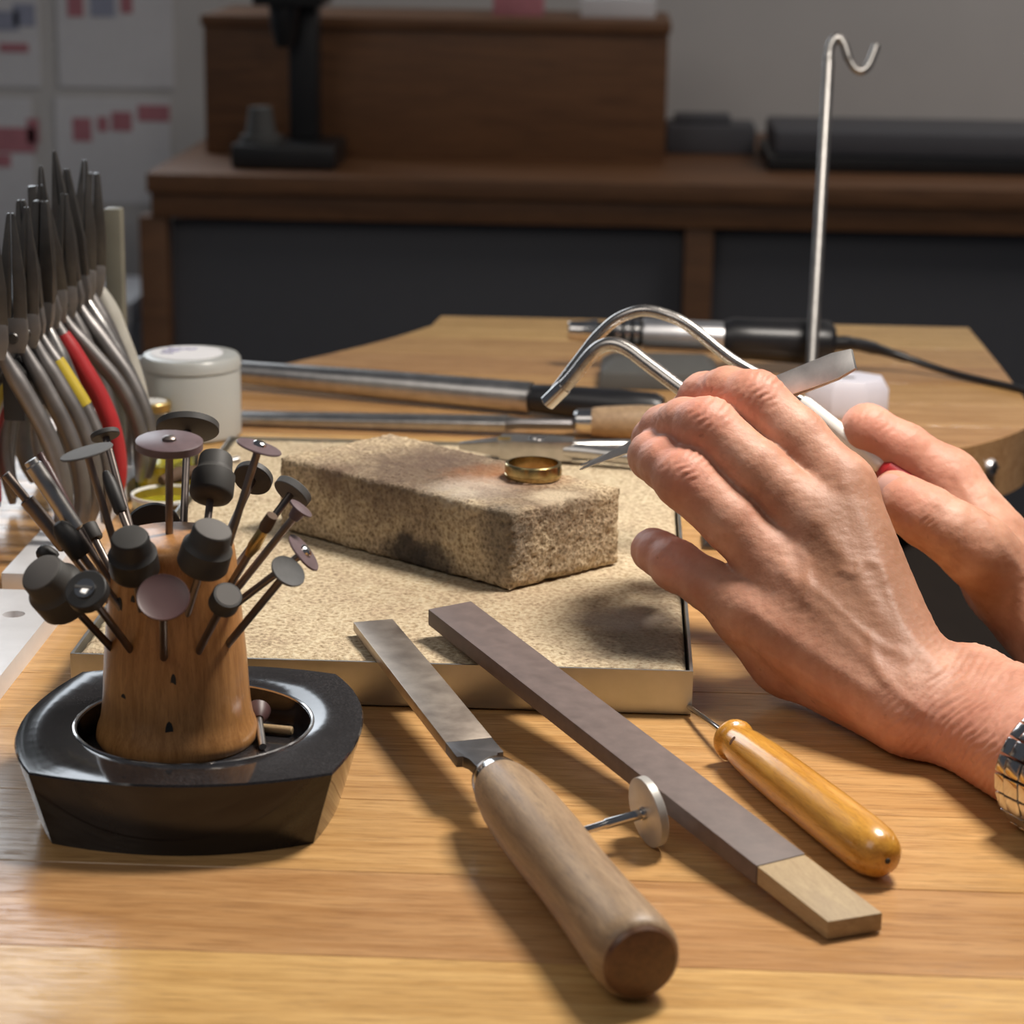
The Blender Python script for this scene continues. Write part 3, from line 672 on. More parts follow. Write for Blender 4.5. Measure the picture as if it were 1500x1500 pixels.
# two pieces lying in the recess
p = PZ(378, 1046, 18.5); q = PZ(385, 1094, 15.3)
t = thing('mandrel', 'loose reddish ball-shaped polisher lying in the recess of the stone dish', 'polishing burr', (p.x, p.y, ZB))
a = (q-p).normalized()
b = MB(); b.lathe(p, a, [(-3.4,0), (-3.2,2.0), (-2.2,3.6), (-1.6,3.9), (-1.0,3.6), (1.2,3.0), (3.2,1.5), (3.4,0)], 28); b.build('head', M['red_disc'], t)
b = MB(); b.tube([p+a*3, q], 1.1, 12); b.build('shaft', M['steel'], t)
p0 = PZ(382, 1066, 15.6); p1 = PZ(432, 1071, 15.6)
b = MB(); b.lathe(p0, p1-p0, [(0,0), (0,1.1), (.4,1.3), (9.5,1.3), (9.8,1.0), (9.8,0)], 14); b.build('wooden_peg', M['pine'], None, 'short pale wooden peg lying in the recess of the stone dish', 'peg')

# ================================================================== pliers rack at the left
RX = -228.0
rk = thing('pliers_rack', 'metal pliers rack with a flat bar foot and an olive end post', 'tool rack', (RX, 900, 0))
b = MB(); b.box((-215.2, 915, 4.1), 18.4, 214, 8.2); b.build('foot_bar', M['plate'], rk, bevel=.6)
b = MB(); b.box((RX+1, 925, 34), 7, 6, 52); b.build('post', M['green_post'], rk, bevel=.8)
b = MB(); b.box((-222.5, 1008, 62), 7.5, 9, 108); b.build('post', M['green_post'], rk, bevel=1.2, label='taller olive end post')
b = MB(); b.loft([[V(RX-4,y,56), V(RX+4,y,56), V(RX+4,y,74), V(RX,y,79), V(RX-4,y,74)] for y in (849, 1004)]); b.build('rail', M['blackr'], rk, bevel=.5)
b = MB(); b.box((-205.5, 912, 8.2+.6), 0.1, .1, .1)
pb = MB()
x0, x1, y0, y1 = -262, -195.2, 686, 790
hole = V(-207.5, 761, 0); hr = 3.9; n = 24
cir = [V(hole.x+hr*math.cos(2*math.pi*i/n+math.pi), hole.y+hr*math.sin(2*math.pi*i/n+math.pi), 0) for i in range(n)]
def plate_layer(z):
    o = pb.ring([V(x0,y0,z), V(x1,y0,z), V(x1,y1,z), V(x0,y1,z)]); c = pb.ring([V(p.x,p.y,z) for p in cir]); return o, c
(o0, c0_), (o1, c1_) = plate_layer(0), plate_layer(7.6)
pb.bridge(o0, o1); pb.bridge(c1_, c0_)
for o_, c_, up in ((o1, c1_, 1), (o0, c0_, 0)):
    q4 = n//4
    # quadrant start angles: pi -> left
    order = [0, 1, 2, 3]
    for k in range(4):
        seg = [c_[(k*q4+i) % n] for i in range(q4+1)]
        co = [o_[0], o_[1], o_[2], o_[3]]
        pb.f.append(tuple([co[k]]+seg[::-1]))
        nx_ = co[(k+1)%4]
        pb.f.append((co[k], nx_, seg[-1]) if True else ())
pb.build('drilled_plate', M['plate'], None, 'thick bright aluminium plate with one drilled hole in front of the pliers rack', 'metal plate', angle=30)

prng = random.Random(11)
def pliers(y, jl, jw, jt, hw, hcol, lean, label, sleeve=None, thick=6.0, spread=1.0, yawd=8):
    lean += prng.uniform(-3.5, 3.5); spread = prng.uniform(.86, 1.1); yawd += prng.uniform(-9, 9); y += prng.uniform(-2, 2)
    P0 = V(RX+prng.uniform(-1.2, 1.2)-(5 if y < 848 else 0), y, 86.0+prng.uniform(0, 4)*0); t = thing('pliers', label, 'pliers', (RX, y, 79), 'pliers hanging on the rack')
    cu, su = math.cos(R(yawd)), math.sin(R(yawd)); U = V(cu, su, 0); W = V(-su, cu, 0); Z = V(0,0,1)
    cl, sl = math.cos(R(lean)), math.sin(R(lean)); U2 = U*cl+Z*sl; Z2 = Z*cl-U*sl
    P = lambda a, v, w=0: P0+U2*a+Z2*v+W*w
    # joint
    b = MB(); out = [(-4.5,-5), (4.5,-5), (5.8,2), (jw*.75,9), (-jw*.75,9), (-5.8,2)]
    b.loft([[P(a,v,-thick/2) for a, v in out], [P(a,v,thick/2) for a, v in out]]); b.build('joint', M['plier'], t, bevel=.9)
    b = MB(); b.lathe(P(0,1,-thick/2-.9), W, [(0,0), (0,1.8), (.5,2.2), (thick+1.3,2.2), (thick+1.8,1.8), (thick+1.8,0)], 20); b.build('rivet', M['jaw'], t)
    for s in (-1, 1):
        o2 = [(s*.25,8), (s*jw*.75,8), (s*jw*.72,8+jl*.35), (s*jt,8+jl*.97), (s*(jt-.4 if jt > .7 else .4),8+jl), (s*.25,8+jl)]
        k1 = thick/2*.95; k2 = thick/2*(.45 if jt < 2 else .8)
        b = MB(); b.loft([[P(a, v, -(k1+(k2-k1)*max(0,(v-8)/jl))) for a, v in o2], [P(a, v, (k1+(k2-k1)*max(0,(v-8)/jl))) for a, v in o2]]); b.build('jaw', M['jaw'], t, bevel=.35)
        lv = 1+(spread-1)*-.5
        pts = [(3.2*s,-2), (6.5*s,-9), (12.5*s*spread,-20), (19.5*s*spread,-34*lv), (24*s*spread,-48*lv), (25.5*s*spread,-63*lv), (23*s*spread,-79*lv)]
        path = arc([P(a, v) for a, v in pts], 5); m = len(path)
        rad = [hw*(.55+.45*min(1, i/(m*.22))) if i < m-3 else hw*(1-.18*(i-m+4)) for i in range(m)]
        b = MB(); b.tube(path, rad, 14, ell=1.0, up=W); b.build('handle', M[hcol], t, angle=60)
        if sleeve:
            i0 = 4 if sleeve != 'yellow' else 7
            b = MB(); b.tube(path[i0:(m-1 if sleeve != 'yellow' else i0+8)], [r*1.08+.2 for r in rad[i0:(m-1 if sleeve != 'yellow' else i0+8)]], 14, ell=1.0, up=W); b.build('grip_sleeve', M[sleeve], t)
SP = [  # y, jaw length, jaw width, tip, handle width, colour, lean, sleeve, label
 (842, 36, 7.5, 2.6, 3.6, 'plier', -1, None, 'nearest steel pliers with bare bowed handles at the left edge'),
 (855, 40, 7.0, 1.6, 3.3, 'plier', 1, None, 'second nearest steel pliers on the rack with slim bare handles'),
 (868, 41, 6.5, 1.2, 3.6, 'plier', 0, None, 'third nearest bare steel pliers, just before the yellow-gripped pair'),
 (881, 42, 7.0, 1.8, 3.0, 'plier', 1, 'yellow', 'slim pliers with a short yellow grip band on each handle'),
 (893, 40, 8.0, 3.0, 3.7, 'steel', -1, None, 'bright steel pliers between the yellow-gripped and the red-gripped pair'),
 (905, 52, 5.6, .9, 3.4, 'plier', 0, 'red', 'pliers with long red plastic grips and long thin jaws'),
 (917, 43, 9.0, 3.6, 3.3, 'plier', 2, None, 'steel pliers with broad dark flat jaws right behind the red grips'),
 (930, 38, 7.0, 1.6, 3.2, 'plier', -1, None, 'second bare steel pliers behind the red-gripped pair'),
 (943, 54, 6.5, .9, 3.6, 'plier', 1, None, 'steel pliers with the long pointed black jaws, third behind the red grips'),
 (956, 45, 7.0, 1.4, 3.2, 'steel', 0, None, 'bright slim steel pliers fourth behind the red grips'),
 (970, 47, 7.5, 1.2, 4.2, 'plier', 0, None, 'heavy steel pliers with thick bare handles, last but one on the rack'),
 (985, 40, 8.0, 3.0, 4.8, 'cream', 0, None, 'farthest pliers with broad pale grey handles'),
]
for (y, jl, jw, jt, hw, hc, ln, sl, lab) in SP:
    pliers(y, jl, jw, jt, hw, hc, ln, lab, sl, thick=5.6 if y < 965 else 7)

# ================================================================== jars and tins
jc = V(-201.5, 1070, 0)
j = thing('glass_jar', 'wide low glass jar of milky paste with a handwritten white lid label', 'jar', tuple(jc))
b = MB(); b.lathe(jc, (0,0,1), [(0,0), (0,21.5), (1.5,23.2), (31,23.2), (32.5,22.4), (32.5,21.4), (3,21.0), (2.4,0)], 48); b.build('body', M['frost'], j)
b = MB(); b.lathe(jc, (0,0,1), [(9,0), (9,20.8), (27,20.8), (27.4,0)], 48); b.build('contents', M['cream_fill'], j)
b = MB(); b.lathe(jc, (0,0,1), [(32.6,0), (32.6,22.2), (33.2,23.4), (37.4,23.4), (39,22.2), (39.4,20), (39.4,0)], 48); lid = b.build('lid', M['frost'], j, label='cloudy glass lid')
b = MB(); b.lathe(jc+V(-2,0,0), (0,0,1), [(39.45,0), (39.45,17), (39.7,16.9), (39.7,0)], 48); b.build('label_disc', M['paper'], lid)
for k, (dx, dy, w) in enumerate(((-4,8,14), (-8,3,8), (-9,-2,6))):
    c = jc+V(-2+dx, dy, 39.8); pth = [c+V(i*w/10-w/2, 1.2*math.sin(i*2.1+k)+.3*math.cos(i*5), 0) for i in range(11)]
    b = MB(); b.tube(pth, .35, 6); b.build('handwriting', M['ink'], lid)
vc = V(-198.5, 1006, 0); q = PZ(234, 640, 0); vc = V(q.x+2, 1040, 0)
vj = thing('small_jar', 'small glass jar with a brass ring lid between the pliers and the wide glass jar', 'jar', tuple(vc))
b = MB(); b.lathe(vc, (0,0,1), [(0,0), (0,7.4), (1,8), (17,8), (18,7.2), (18,6.6), (2,6.4), (2,0)], 32); b.build('body', M['glass'], vj)
b = MB(); b.lathe(vc, (0,0,1), [(18.1,0), (18.1,8), (18.6,8.5), (22,8.5), (22.6,8), (22.6,6.6), (22.2,6.4), (22.2,0)], 32); b.build('lid', M['brass'], vj)
b = MB(); b.lathe(vc, (0,0,1), [(22.25,0), (22.25,6.3), (22.7,6.2), (22.9,0)], 32); b.build('lid_top', M['enamel'], vj)
oc = PZ(224, 724, 0); oc = V(oc.x+6, oc.y, 0)
oj = thing('oil_dish', 'small glass dish of yellow oil behind the burr stand', 'dish', tuple(oc))
b = MB(); b.lathe(oc, (0,0,1), [(0,0), (0,12), (1.2,13.4), (22,14.4), (23,14), (22.6,13.3), (2.4,12.2), (2,0)], 40); b.build('glass', M['glass'], oj)
b = MB(); b.lathe(oc, (0,0,1), [(2.6,0), (2.6,11.9), (15,12.8), (15.2,0)], 40); b.build('oil', M['oil'], oj)
tc_ = PZ(224, 760, 0); tc_ = V(tc_.x+6, tc_.y+2, 0)
tt = thing('open_tin', 'open round brass-coloured tin in front of the dish of yellow oil', 'tin', tuple(tc_))
b = MB(); b.lathe(tc_, (0,0,1), [(0,0), (0,14), (.8,14.6), (9.6,14.6), (9.6,14.0), (1.4,13.8), (1.2,0)], 48); b.build('body', M['cream_tin'], tt)
b = MB(); b.lathe(tc_, (0,0,1), [(9.0,14.5), (9.2,15.1), (10.0,15.3), (10.7,15.0), (10.8,14.4), (10.2,14.0), (9.4,14.0), (9.0,14.5)], 48); b.build('rim', M['enamel'], tt)
b = MB(); b.lathe(tc_, (0,0,1), [(1.4,0), (1.4,13.6), (6.2,13.7), (6.4,0)], 40); b.build('wax', M['oil'], tt)
bk = PZ(262, 700, 12)
t = thing('flux_brush', 'small brown bristle brush resting on the open tin', 'brush', (bk.x, bk.y, 10))
b = MB(); b.tube([V(bk.x-6, bk.y-8, 12.5), V(bk.x, bk.y, 13.5), V(bk.x+7, bk.y+6, 13.6)], [2.0,3.4,2.6], 12); b.build('bristles', M['brush'], t)
b = MB(); b.tube([V(bk.x+6.5, bk.y+5.6, 13.6), V(bk.x+22, bk.y+20, 15.8)], [1.8,1.4], 10); b.build('handle', M['steel'], t)
# ================================================================== tools lying at the back of the bench
def rnd(p, z): return V(p.x, p.y, z)
# round bar file with black handle
s0 = rnd(PZ(352, 570, 0), 9); s1 = PZ(778, 583, 8.5); s2 = PZ(960, 592, 8.5)
a = (s1-s0).normalized()
t = thing('round_file', 'long grey steel rod file with a black handle at the back of the bench', 'file', ((s0.x+s1.x)/2, (s0.y+s1.y)/2, 0))
Lb = (s1-s0).length
b = MB(); b.lathe(s0-a*60, a, [(0,0), (0,3.4), (40,5.6), (60+Lb*.5,7.4), (60+Lb,8.0), (61+Lb,0)], 28); b.build('blade', M['steel'], t)
b = MB(); b.lathe(s1, a, [(-1,0), (-1,6.4), (1,7.0), (12,7.6), (40,8.2), (64,8.0), (68,6), (69,0)], 28); b.build('handle', M['plastic_black'], t)
# flat file with wooden handle
s0 = rnd(PZ(350, 621, 0), 3.4); s1 = PZ(842, 622, 6)
a = (s1-s0).normalized(); w_ = V(-a.y, a.x, 0).normalized(); Lb = (s1-s0).length
t = thing('half_round_file', 'grey flat file with steel ferrule and brown wooden handle behind the brick', 'file', ((s0.x+s1.x)/2, (s0.y+s1.y)/2, 0))
def sec(s, hw, h): c = s0+a*s; return [c-w_*hw-V(0,0,h*.8), c+w_*hw-V(0,0,h*.8), c+w_*hw*.96+V(0,0,h*.4), c+w_*hw*.5+V(0,0,h), c-w_*hw*.5+V(0,0,h), c-w_*hw*.96+V(0,0,h*.4)]
b = MB(); b.loft([sec(-50,5,1.6), sec(0,6.4,2.6), sec(Lb*.8,7,3.2)]); b.build('blade', M['steel'], t, bevel=.4)
b = MB(); b.loft([sec(Lb*.8,6,3.0), sec(Lb*.84,3.6,2.6), sec(Lb+2,2.8,2.4)]); b.build('tang', M['dark_steel'], t, bevel=.3)
b = MB(); b.lathe(s1+V(0,0,1.5), a, [(0,0), (0,5), (1,6.2), (8.5,6.6), (8.5,0)], 28); b.build('ferrule', M['chrome'], t)
b = MB(); b.lathe(s1+V(0,0,1.5), a, [(8.3,0), (8.3,6.8), (14,7.6), (30,8.6), (55,7.8), (78,8.4), (88,7.2), (91,0)], 28); b.build('handle', M['grip_wood'], t)
# nippers lying behind the brick
n0 = PZ(672, 653, 20.2); n1 = PZ(960, 662, 20.2); a = (n1-n0).normalized(); w_ = V(-a.y, a.x, 0).normalized(); L = (n1-n0).length
t = thing('nippers', 'steel nippers lying on the board behind the brick', 'pliers', ((n0.x+n1.x)/2, (n0.y+n1.y)/2, 15))
N = lambda s, k, z=0: n0+a*s+w_*k+V(0,0,z)
for sgn in (-1, 1):
    b = MB(); o = [(0,.3*sgn), (0,1.2*sgn), (17,4.5*sgn), (30,5.5*sgn), (30,.4*sgn)]
    b.loft([[N(s,k,-3.2+1.8*max(0,1-s/17)) for s, k in o], [N(s,k,3.6-2.0*max(0,1-s/17)) for s, k in o]]); b.build('jaw', M['steel'], t, bevel=.4)
    b = MB(); b.tube(arc([N(46,3*sgn), N(56,5*sgn), N(75,10*sgn,-.5), N(100,14*sgn,-1), N(125,13*sgn,-1.2)], 5), 3.4, 10); b.build('handle', M['steel'], t)
b = MB(); o = [(18,-5.6), (24,-7), (40,-7), (50,-5), (50,5), (40,7), (24,7), (18,5.6)]
b.loft([[N(s,k,-4.2) for s, k in o], [N(s,k,4.6) for s, k in o]]); b.build('joint', M['steel'], t, bevel=.8)
b = MB(); b.lathe(N(34,0,4.4), (0,0,1), [(0,0), (0,4), (.9,3.6), (1.3,0)], 20); b.build('rivet', M['chrome'], t)
b = MB(); b.box(N(20,-3.2,4.8), 5.5, 4, .8, a, w_); b.build('stop', M['brass'], t, bevel=.2)
# grey rest block and pendant handpiece
g = PZ(955, 572, 0)
b = MB(); X0, Y0 = g.x-26, g.y
b.loft([[V(X0-2,Y0,0), V(X0+62,Y0,0), V(X0+62,Y0+44,0), V(X0-2,Y0+44,0)], [V(X0-1,Y0+1,9), V(X0+61,Y0+1,9), V(X0+60,Y0+43,9), V(X0-1,Y0+43,9)], [V(X0+5,Y0+14,13.0), V(X0+54,Y0+14,13.0), V(X0+54,Y0+40,12.5), V(X0+5,Y0+40,12.5)]])
b.build('rest_block', M['grey_block'], None, 'dark grey foam rest block under the drill handpiece', 'block', bevel=1.5)
h0 = PD(832, 484, 1262); h1 = PD(1222, 503, 1262); a = (h1-h0).normalized(); L = (h1-h0).length
t = thing('drill_handpiece', 'chrome and black pendant drill handpiece lying on a grey rest block', 'handpiece', ((h0.x+h1.x)/2, (h0.y+h1.y)/2, 10))
b = MB(); b.lathe(h0, a, [(0,0), (0,4.6), (1,5.2), (9,5.8), (14,6.6), (16,6.6), (16,0)], 28); b.build('chuck', M['chrome'], t)
b = MB(); b.lathe(h0, a, [(15.8,0), (15.8,5.6), (22,5.6), (23,7.4), (40,7.6), (41,0)], 28); b.build('neck', M['plastic_black'], t)
for s in (26, 31, 36):
    b = MB(); b.lathe(h0, a, [(s,7.3), (s,8.0), (s+2.2,8.0), (s+2.2,7.3)], 28); b.build('collar', M['chrome'], t)
b = MB(); b.lathe(h0, a, [(40.5,0), (40.5,8.2), (42,8.8), (84,8.9), (84.5,8.2), (85,0)], 28); b.build('sleeve', M['alu'], t)
b = MB(); b.lathe(h0, a, [(84.4,0), (84.4,9.6), (90,11.6), (100,11.4), (L-8,12.6), (L-3,12.0), (L,9), (L,0)], 28); b.build('grip', M['plastic_black'], t)
c0 = h0+a*L
cab = arc([c0, c0+V(14,3,-1), PD(1320, 522, 1268), PZ(1400, 548, 3), PZ(1500, 571, 2), PZ(1560, 588, 2), V(231, 1180, -8), V(240, 1172, -120)], 8)
b = MB(); b.tube(cab[:18], [4.2]*6+[3.6]*6+[3.0,2.8,2.6,2.6,2.6,2.4], 12); b.build('strain_relief', M['plastic_black'], t)
b = MB(); b.tube(cab[15:], 2.0, 10); b.build('cable', M['plastic_black'], t)
# hook stand
rb = PZ(1187, 568, 0); rb.z = 0
t = thing('hook_stand', 'tall thin steel rod stand with a wire hook bent at its top', 'stand', tuple(rb))
b = MB(); b.lathe(rb, (0,0,1), [(0,0), (0,10), (1,11), (4,11), (5,10), (6,5), (9,4.5), (9,0)], 32); b.build('base', M['plastic_black'], t)
D0 = 1300.0; P = lambda x, y: PD(x, y, D0)
dr = (PD(1214, 90, 1262)-rb-V(0,0,5))
b = MB(); b.tube([rb+V(0,0,5), rb+V(0,0,5)+dr*.5, rb+V(0,0,5)+dr], 3.2, 14); b.build('rod', M['rod'], t)
top = rb+V(0,0,5)+dr; sc_ = 1262/FPX; ex = CM @ V(1,0,0); ey = CM @ V(0,1,0)
hk = arc([top+ex*(u*sc_)+ey*(v*sc_) for u, v in ((-1,-8), (0,8), (3,24), (12,35), (22,26), (29,5), (38,-10), (48,-14), (58,-6), (65,10), (70,24))], 5)
b = MB(); b.tube(hk, [2.9]*6+[2.6]*20+[2.3]*(len(hk)-26), 12); b.build('hook', M['rod'], t)
# white plastic block
w0 = PZ(1243, 617, 0)
t = thing('plastic_block', 'white octagonal plastic block with a hole, behind the hands', 'block', (w0.x, w0.y+18, 0))
def octo(r, z, e=.8): return [V(w0.x+r*1.06*math.cos(R(45*i+22.5)), w0.y+18+r*e*math.sin(R(45*i+22.5)), z) for i in range(8)]
b = MB(); b.loft([octo(20,0), octo(21,3), octo(21,14), octo(18,19), octo(6,19.2), octo(5,18)]); b.build('body', M['plastic_white'], t, bevel=.8)
b = MB(); b.lathe(V(w0.x, w0.y+18, 18.05), (0,0,1), [(0,0), (0,4.5), (.2,4.5), (.2,0)], 20); b.build('hole', M['rubber'], t)
# metal clamp glimpsed under the hand
k0 = PZ(1040, 806, 0)
b = MB(); X0, Y0 = k0.x, k0.y
b.loft([[V(X0-3,Y0,0), V(X0+26,Y0,0), V(X0+26,Y0+20,0), V(X0-3,Y0+20,0)], [V(X0-3,Y0,2), V(X0+26,Y0,2), V(X0+26,Y0+20,2), V(X0-3,Y0+20,2)], [V(X0+4,Y0+4,10.5), V(X0+26,Y0+4,10.5), V(X0+26,Y0+16,10.5), V(X0+4,Y0+16,10.5)]])
b.build('steel_wedge', M['dark_steel'], None, 'grey steel wedge on the bench glimpsed below the holding hand', 'metal block', bevel=.6)

# ================================================================== torch and tweezers
tq = thing('soldering_torch', 'two-pipe steel soldering torch with white handle held in the far hand', 'torch', tuple(PD(1000, 600, 860)))
gA = arc([PD(1192,600,856), PD(1130,560,859), PD(1072,527,862), PD(1010,478,866), PD(975,461,869), PD(940,455,871), PD(905,467,874), PD(878,490,877), PD(858,514,879), PD(812,575,884)], 6)
b = MB(); b.tube(gA, 2.25, 14); b.build('air_pipe', M['pipe'], tq)
gB = arc([PD(1200,716,846), PD(1100,643,850), PD(1005,575,858), PD(950,534,864), PD(922,513,867), PD(900,504,869), PD(880,508,871), PD(862,524,873), PD(836,556,877), PD(803,589,882)], 6)
b = MB(); b.tube(gB, 2.75, 14); b.build('gas_pipe', M['pipe'], tq)
e = gB[-1]; ed = (gB[-1]-gB[-3]).normalized()
b = MB(); b.lathe(e-ed*9, ed, [(0,2.6), (0,3.1), (9.5,3.1), (9.8,2.7), (9.8,2.0), (6,1.9), (6,0)], 18); b.build('nozzle', M['chrome'], tq)
w0_, w1_ = PD(1180, 592, 855), PD(1293, 683, 848); a = (w1_-w0_).normalized(); L = (w1_-w0_).length
b = MB(); b.lathe(w0_, a, [(-2,0), (-2,2.2), (0,2.9), (L-2,3.3), (L-.6,3.1), (L,2.5), (L,0)], 24); b.build('handle', M['enamel'], tq, label='white enamelled handle')
b = MB(); b.lathe(w1_, a, [(-.5,0), (-.5,2.7), (2,5.2), (14,5.6), (22,5.2), (22,0)], 24); b.build('collar', M['red'], tq, label='red collar in the grip of the hand')

T0, T1 = PD(850, 685, 826), PD(1251, 526, 771)
tx = (T1-T0).normalized(); tn = ((CP-(T0+T1)/2).normalized()+V(0,0,.45)).normalized(); tyv = tx.cross(tn).normalized(); tnn = tyv.cross(tx).normalized()
if tyv.z < 0: tyv = -tyv
TL = (T1-T0).length
M['tweezer'] = metal_mat('satin_tweezer_steel', (.78,.75,.72), .42, .12)
tw = thing('tweezers', 'fine-pointed steel tweezers held in the near hand, tips beside the ring', 'tweezers', tuple(T0))
for s in (-1, 1):
    b = MB(); rings = []
    for i in range(17):
        f = i/16; x = f*TL
        hw = float(np.interp(f, [0,.06,.25,.5,.75,.9,.975,1], [.25,.7,2.4,3.6,4.2,4.7,4.7,3.6]))
        gap = float(np.interp(f, [0,.1,.35,.6,.85,1], [.45,1.2,2.8,2.4,.8,.45]))
        c = T0+tx*x+tnn*(s*gap)-tyv*(s*float(np.interp(f,[0,.1,.4,1],[.9,.7,0,0])))
        rings.append([c-tyv*hw-tnn*.4, c+tyv*hw-tnn*.4, c+tyv*hw+tnn*.4, c-tyv*hw+tnn*.4])
    b.loft(rings); b.build('arm', M['tweezer'], tw, bevel=.15)
b = MB(); b.box(T1-tx*8, 14, 6.4, .8, tx, tyv, tnn); b.build('end_joint', M['chrome'], tw)
for k, st in enumerate(([(-26,1.8), (-24.5,2.4), (-22,2.2)], [(-23.6,2.6), (-23.2,-.6), (-22.6,-1.6)], [(-22,.4), (-21.4,1.2), (-20.6,.4), (-20.4,-1.2)], [(-20.2,.2), (-19.4,1.0), (-18.6,.2), (-18.4,-1.2)], [(-17.4,.8), (-15.5,1.2), (-13.5,.6)])):
    pth = [T1+tx*x+tyv*y+tnn*.88 for x, y in st]
    b = MB(); b.tube(pth, .28, 6); b.build('maker_mark', M['engraving'], tw)

# ================================================================== hands
def smin(a, b, k):
    h = np.clip(.5+.5*(b-a)/k, 0, 1); return b*(1-h)+a*h-k*h*(1-h)
def cap_d(P, a, b_, ra, rb):
    ab = b_-a; L2 = float(ab@ab); t = np.clip(((P-a)@ab)/L2, 0, 1)
    return np.linalg.norm(P-(a+t[..., None]*ab), axis=-1)-(ra+(rb-ra)*t)
class Field:
    def __init__(s, lo, hi, h):
        s.h = h; s.lo = np.array(lo, float); s.n = np.ceil((np.array(hi)-s.lo)/h).astype(int)+1
        s.ax = [(s.lo[i]+h*np.arange(s.n[i])).astype(np.float32) for i in range(3)]
    def empty(s): return np.full(s.n, 60, np.float32)
    def cap(s, arr, a, b_, ra, rb, k, margin=12):
        a = np.array(a, float); b_ = np.array(b_, float); r = max(ra, rb)+margin
        i0 = np.maximum(((np.minimum(a, b_)-r-s.lo)/s.h).astype(int), 0); i1 = np.minimum(((np.maximum(a, b_)+r-s.lo)/s.h).astype(int)+2, s.n)
        if (i1 <= i0).any(): return
        sl = tuple(slice(i0[i], i1[i]) for i in range(3))
        X, Y, Z = [s.ax[i][sl[i]] for i in range(3)]
        ab = (b_-a); L2 = float(ab@ab)+1e-9
        dx = (X-a[0])[:, None, None]; dy = (Y-a[1])[None, :, None]; dz = (Z-a[2])[None, None, :]
        t = np.clip((dx*ab[0]+dy*ab[1]+dz*ab[2])/L2, 0, 1).astype(np.float32)
        d = np.sqrt((dx-t*ab[0])**2+(dy-t*ab[1])**2+(dz-t*ab[2])**2)-(ra+(rb-ra)*t)
        arr[sl] = smin(arr[sl], d.astype(np.float32), k)
    def mesh(s, f):
        ins = f < 0; nx, ny, nz = f.shape
        c = ins[:-1,:-1,:-1].astype(np.int8)
        tot = np.zeros((nx-1,ny-1,nz-1), np.int8)
        for i in (0,1):
            for j in (0,1):
                for k in (0,1): tot += ins[i:nx-1+i, j:ny-1+j, k:nz-1+k]
        act = (tot > 0) & (tot < 8)
        I, J, K = np.nonzero(act); m = len(I); idx = np.full(act.shape, -1, np.int64); idx[act] = np.arange(m)
        pos = np.zeros((m,3)); cnt = np.zeros(m)
        for axis in range(3):
            for o1 in (0,1):
                for o2 in (0,1):
                    off = [0,0,0]; oth = [q for q in range(3) if q != axis]; off[oth[0]] = o1; off[oth[1]] = o2
                    off2 = list(off); off2[axis] = 1
                    fa = f[I+off[0], J+off[1], K+off[2]]; fb = f[I+off2[0], J+off2[1], K+off2[2]]
                    cr = (fa < 0) != (fb < 0); t = np.where(cr, fa/np.where(cr, fa-fb, 1), 0)
                    p = np.stack([I+off[0], J+off[1], K+off[2]], 1).astype(float); p[:, axis] += t
                    pos += p*cr[:, None]; cnt += cr
        pos = s.lo+s.h*pos/cnt[:, None]
        faces = []
        for axis in range(3):
            sl0 = [slice(None)]*3; sl1 = [slice(None)]*3; sl0[axis] = slice(0, -1); sl1[axis] = slice(1, None)
            A = ins[tuple(sl0)]; Bx = ins[tuple(sl1)]; ch = A != Bx
            E = np.array(np.nonzero(ch)).T
            oth = [q for q in range(3) if q != axis]
            ok = np.all((E[:, oth] > 0), 1) & (E[:, oth[0]] < f.shape[oth[0]]-1) & (E[:, oth[1]] < f.shape[oth[1]]-1)
            E = E[ok]; flip = A[tuple(E.T)]
            q = []
            for (u, v) in ((-1,-1), (0,-1), (0,0), (-1,0)):
                e = E.copy(); e[:, oth[0]] += u; e[:, oth[1]] += v; q.append(idx[tuple(e.T)])
            Q = np.stack(q, 1)
            if axis == 1: flip = ~flip
            Q[~flip] = Q[~flip][:, ::-1]
            faces.append(Q)
        F = np.concatenate(faces); F = F[(F >= 0).all(1)]
        return pos, F
def nrm(pos, F):
    n = np.zeros_like(pos); fn = np.cross(pos[F[:,2]]-pos[F[:,0]], pos[F[:,3]]-pos[F[:,1]])
    for i in range(4): np.add.at(n, F[:, i], fn)
    return n/(np.linalg.norm(n, axis=1)[:, None]+1e-9)
def relax(pos, F, it=2, lam=.5):
    for _ in range(it):
        s = np.zeros_like(pos); c = np.zeros(len(pos))
        for i in range(4):
            a, b_ = F[:, i], F[:, (i+1)%4]
            np.add.at(s, a, pos[b_]); np.add.at(s, b_, pos[a]); np.add.at(c, a, 1); np.add.at(c, b_, 1)
        pos = pos+lam*(s/np.maximum(c, 1)[:, None]-pos)
    return pos
CMn = np.array(CM); CPn = np.array(CP)
def to_px(P):
    q = (P-CPn)@CMn
    return 750+FPX*q[:,0]/-q[:,2], 750-FPX*q[:,1]/-q[:,2], -q[:,2]
def pnt(t): return np.array(PD(t[0], t[1], t[2]))

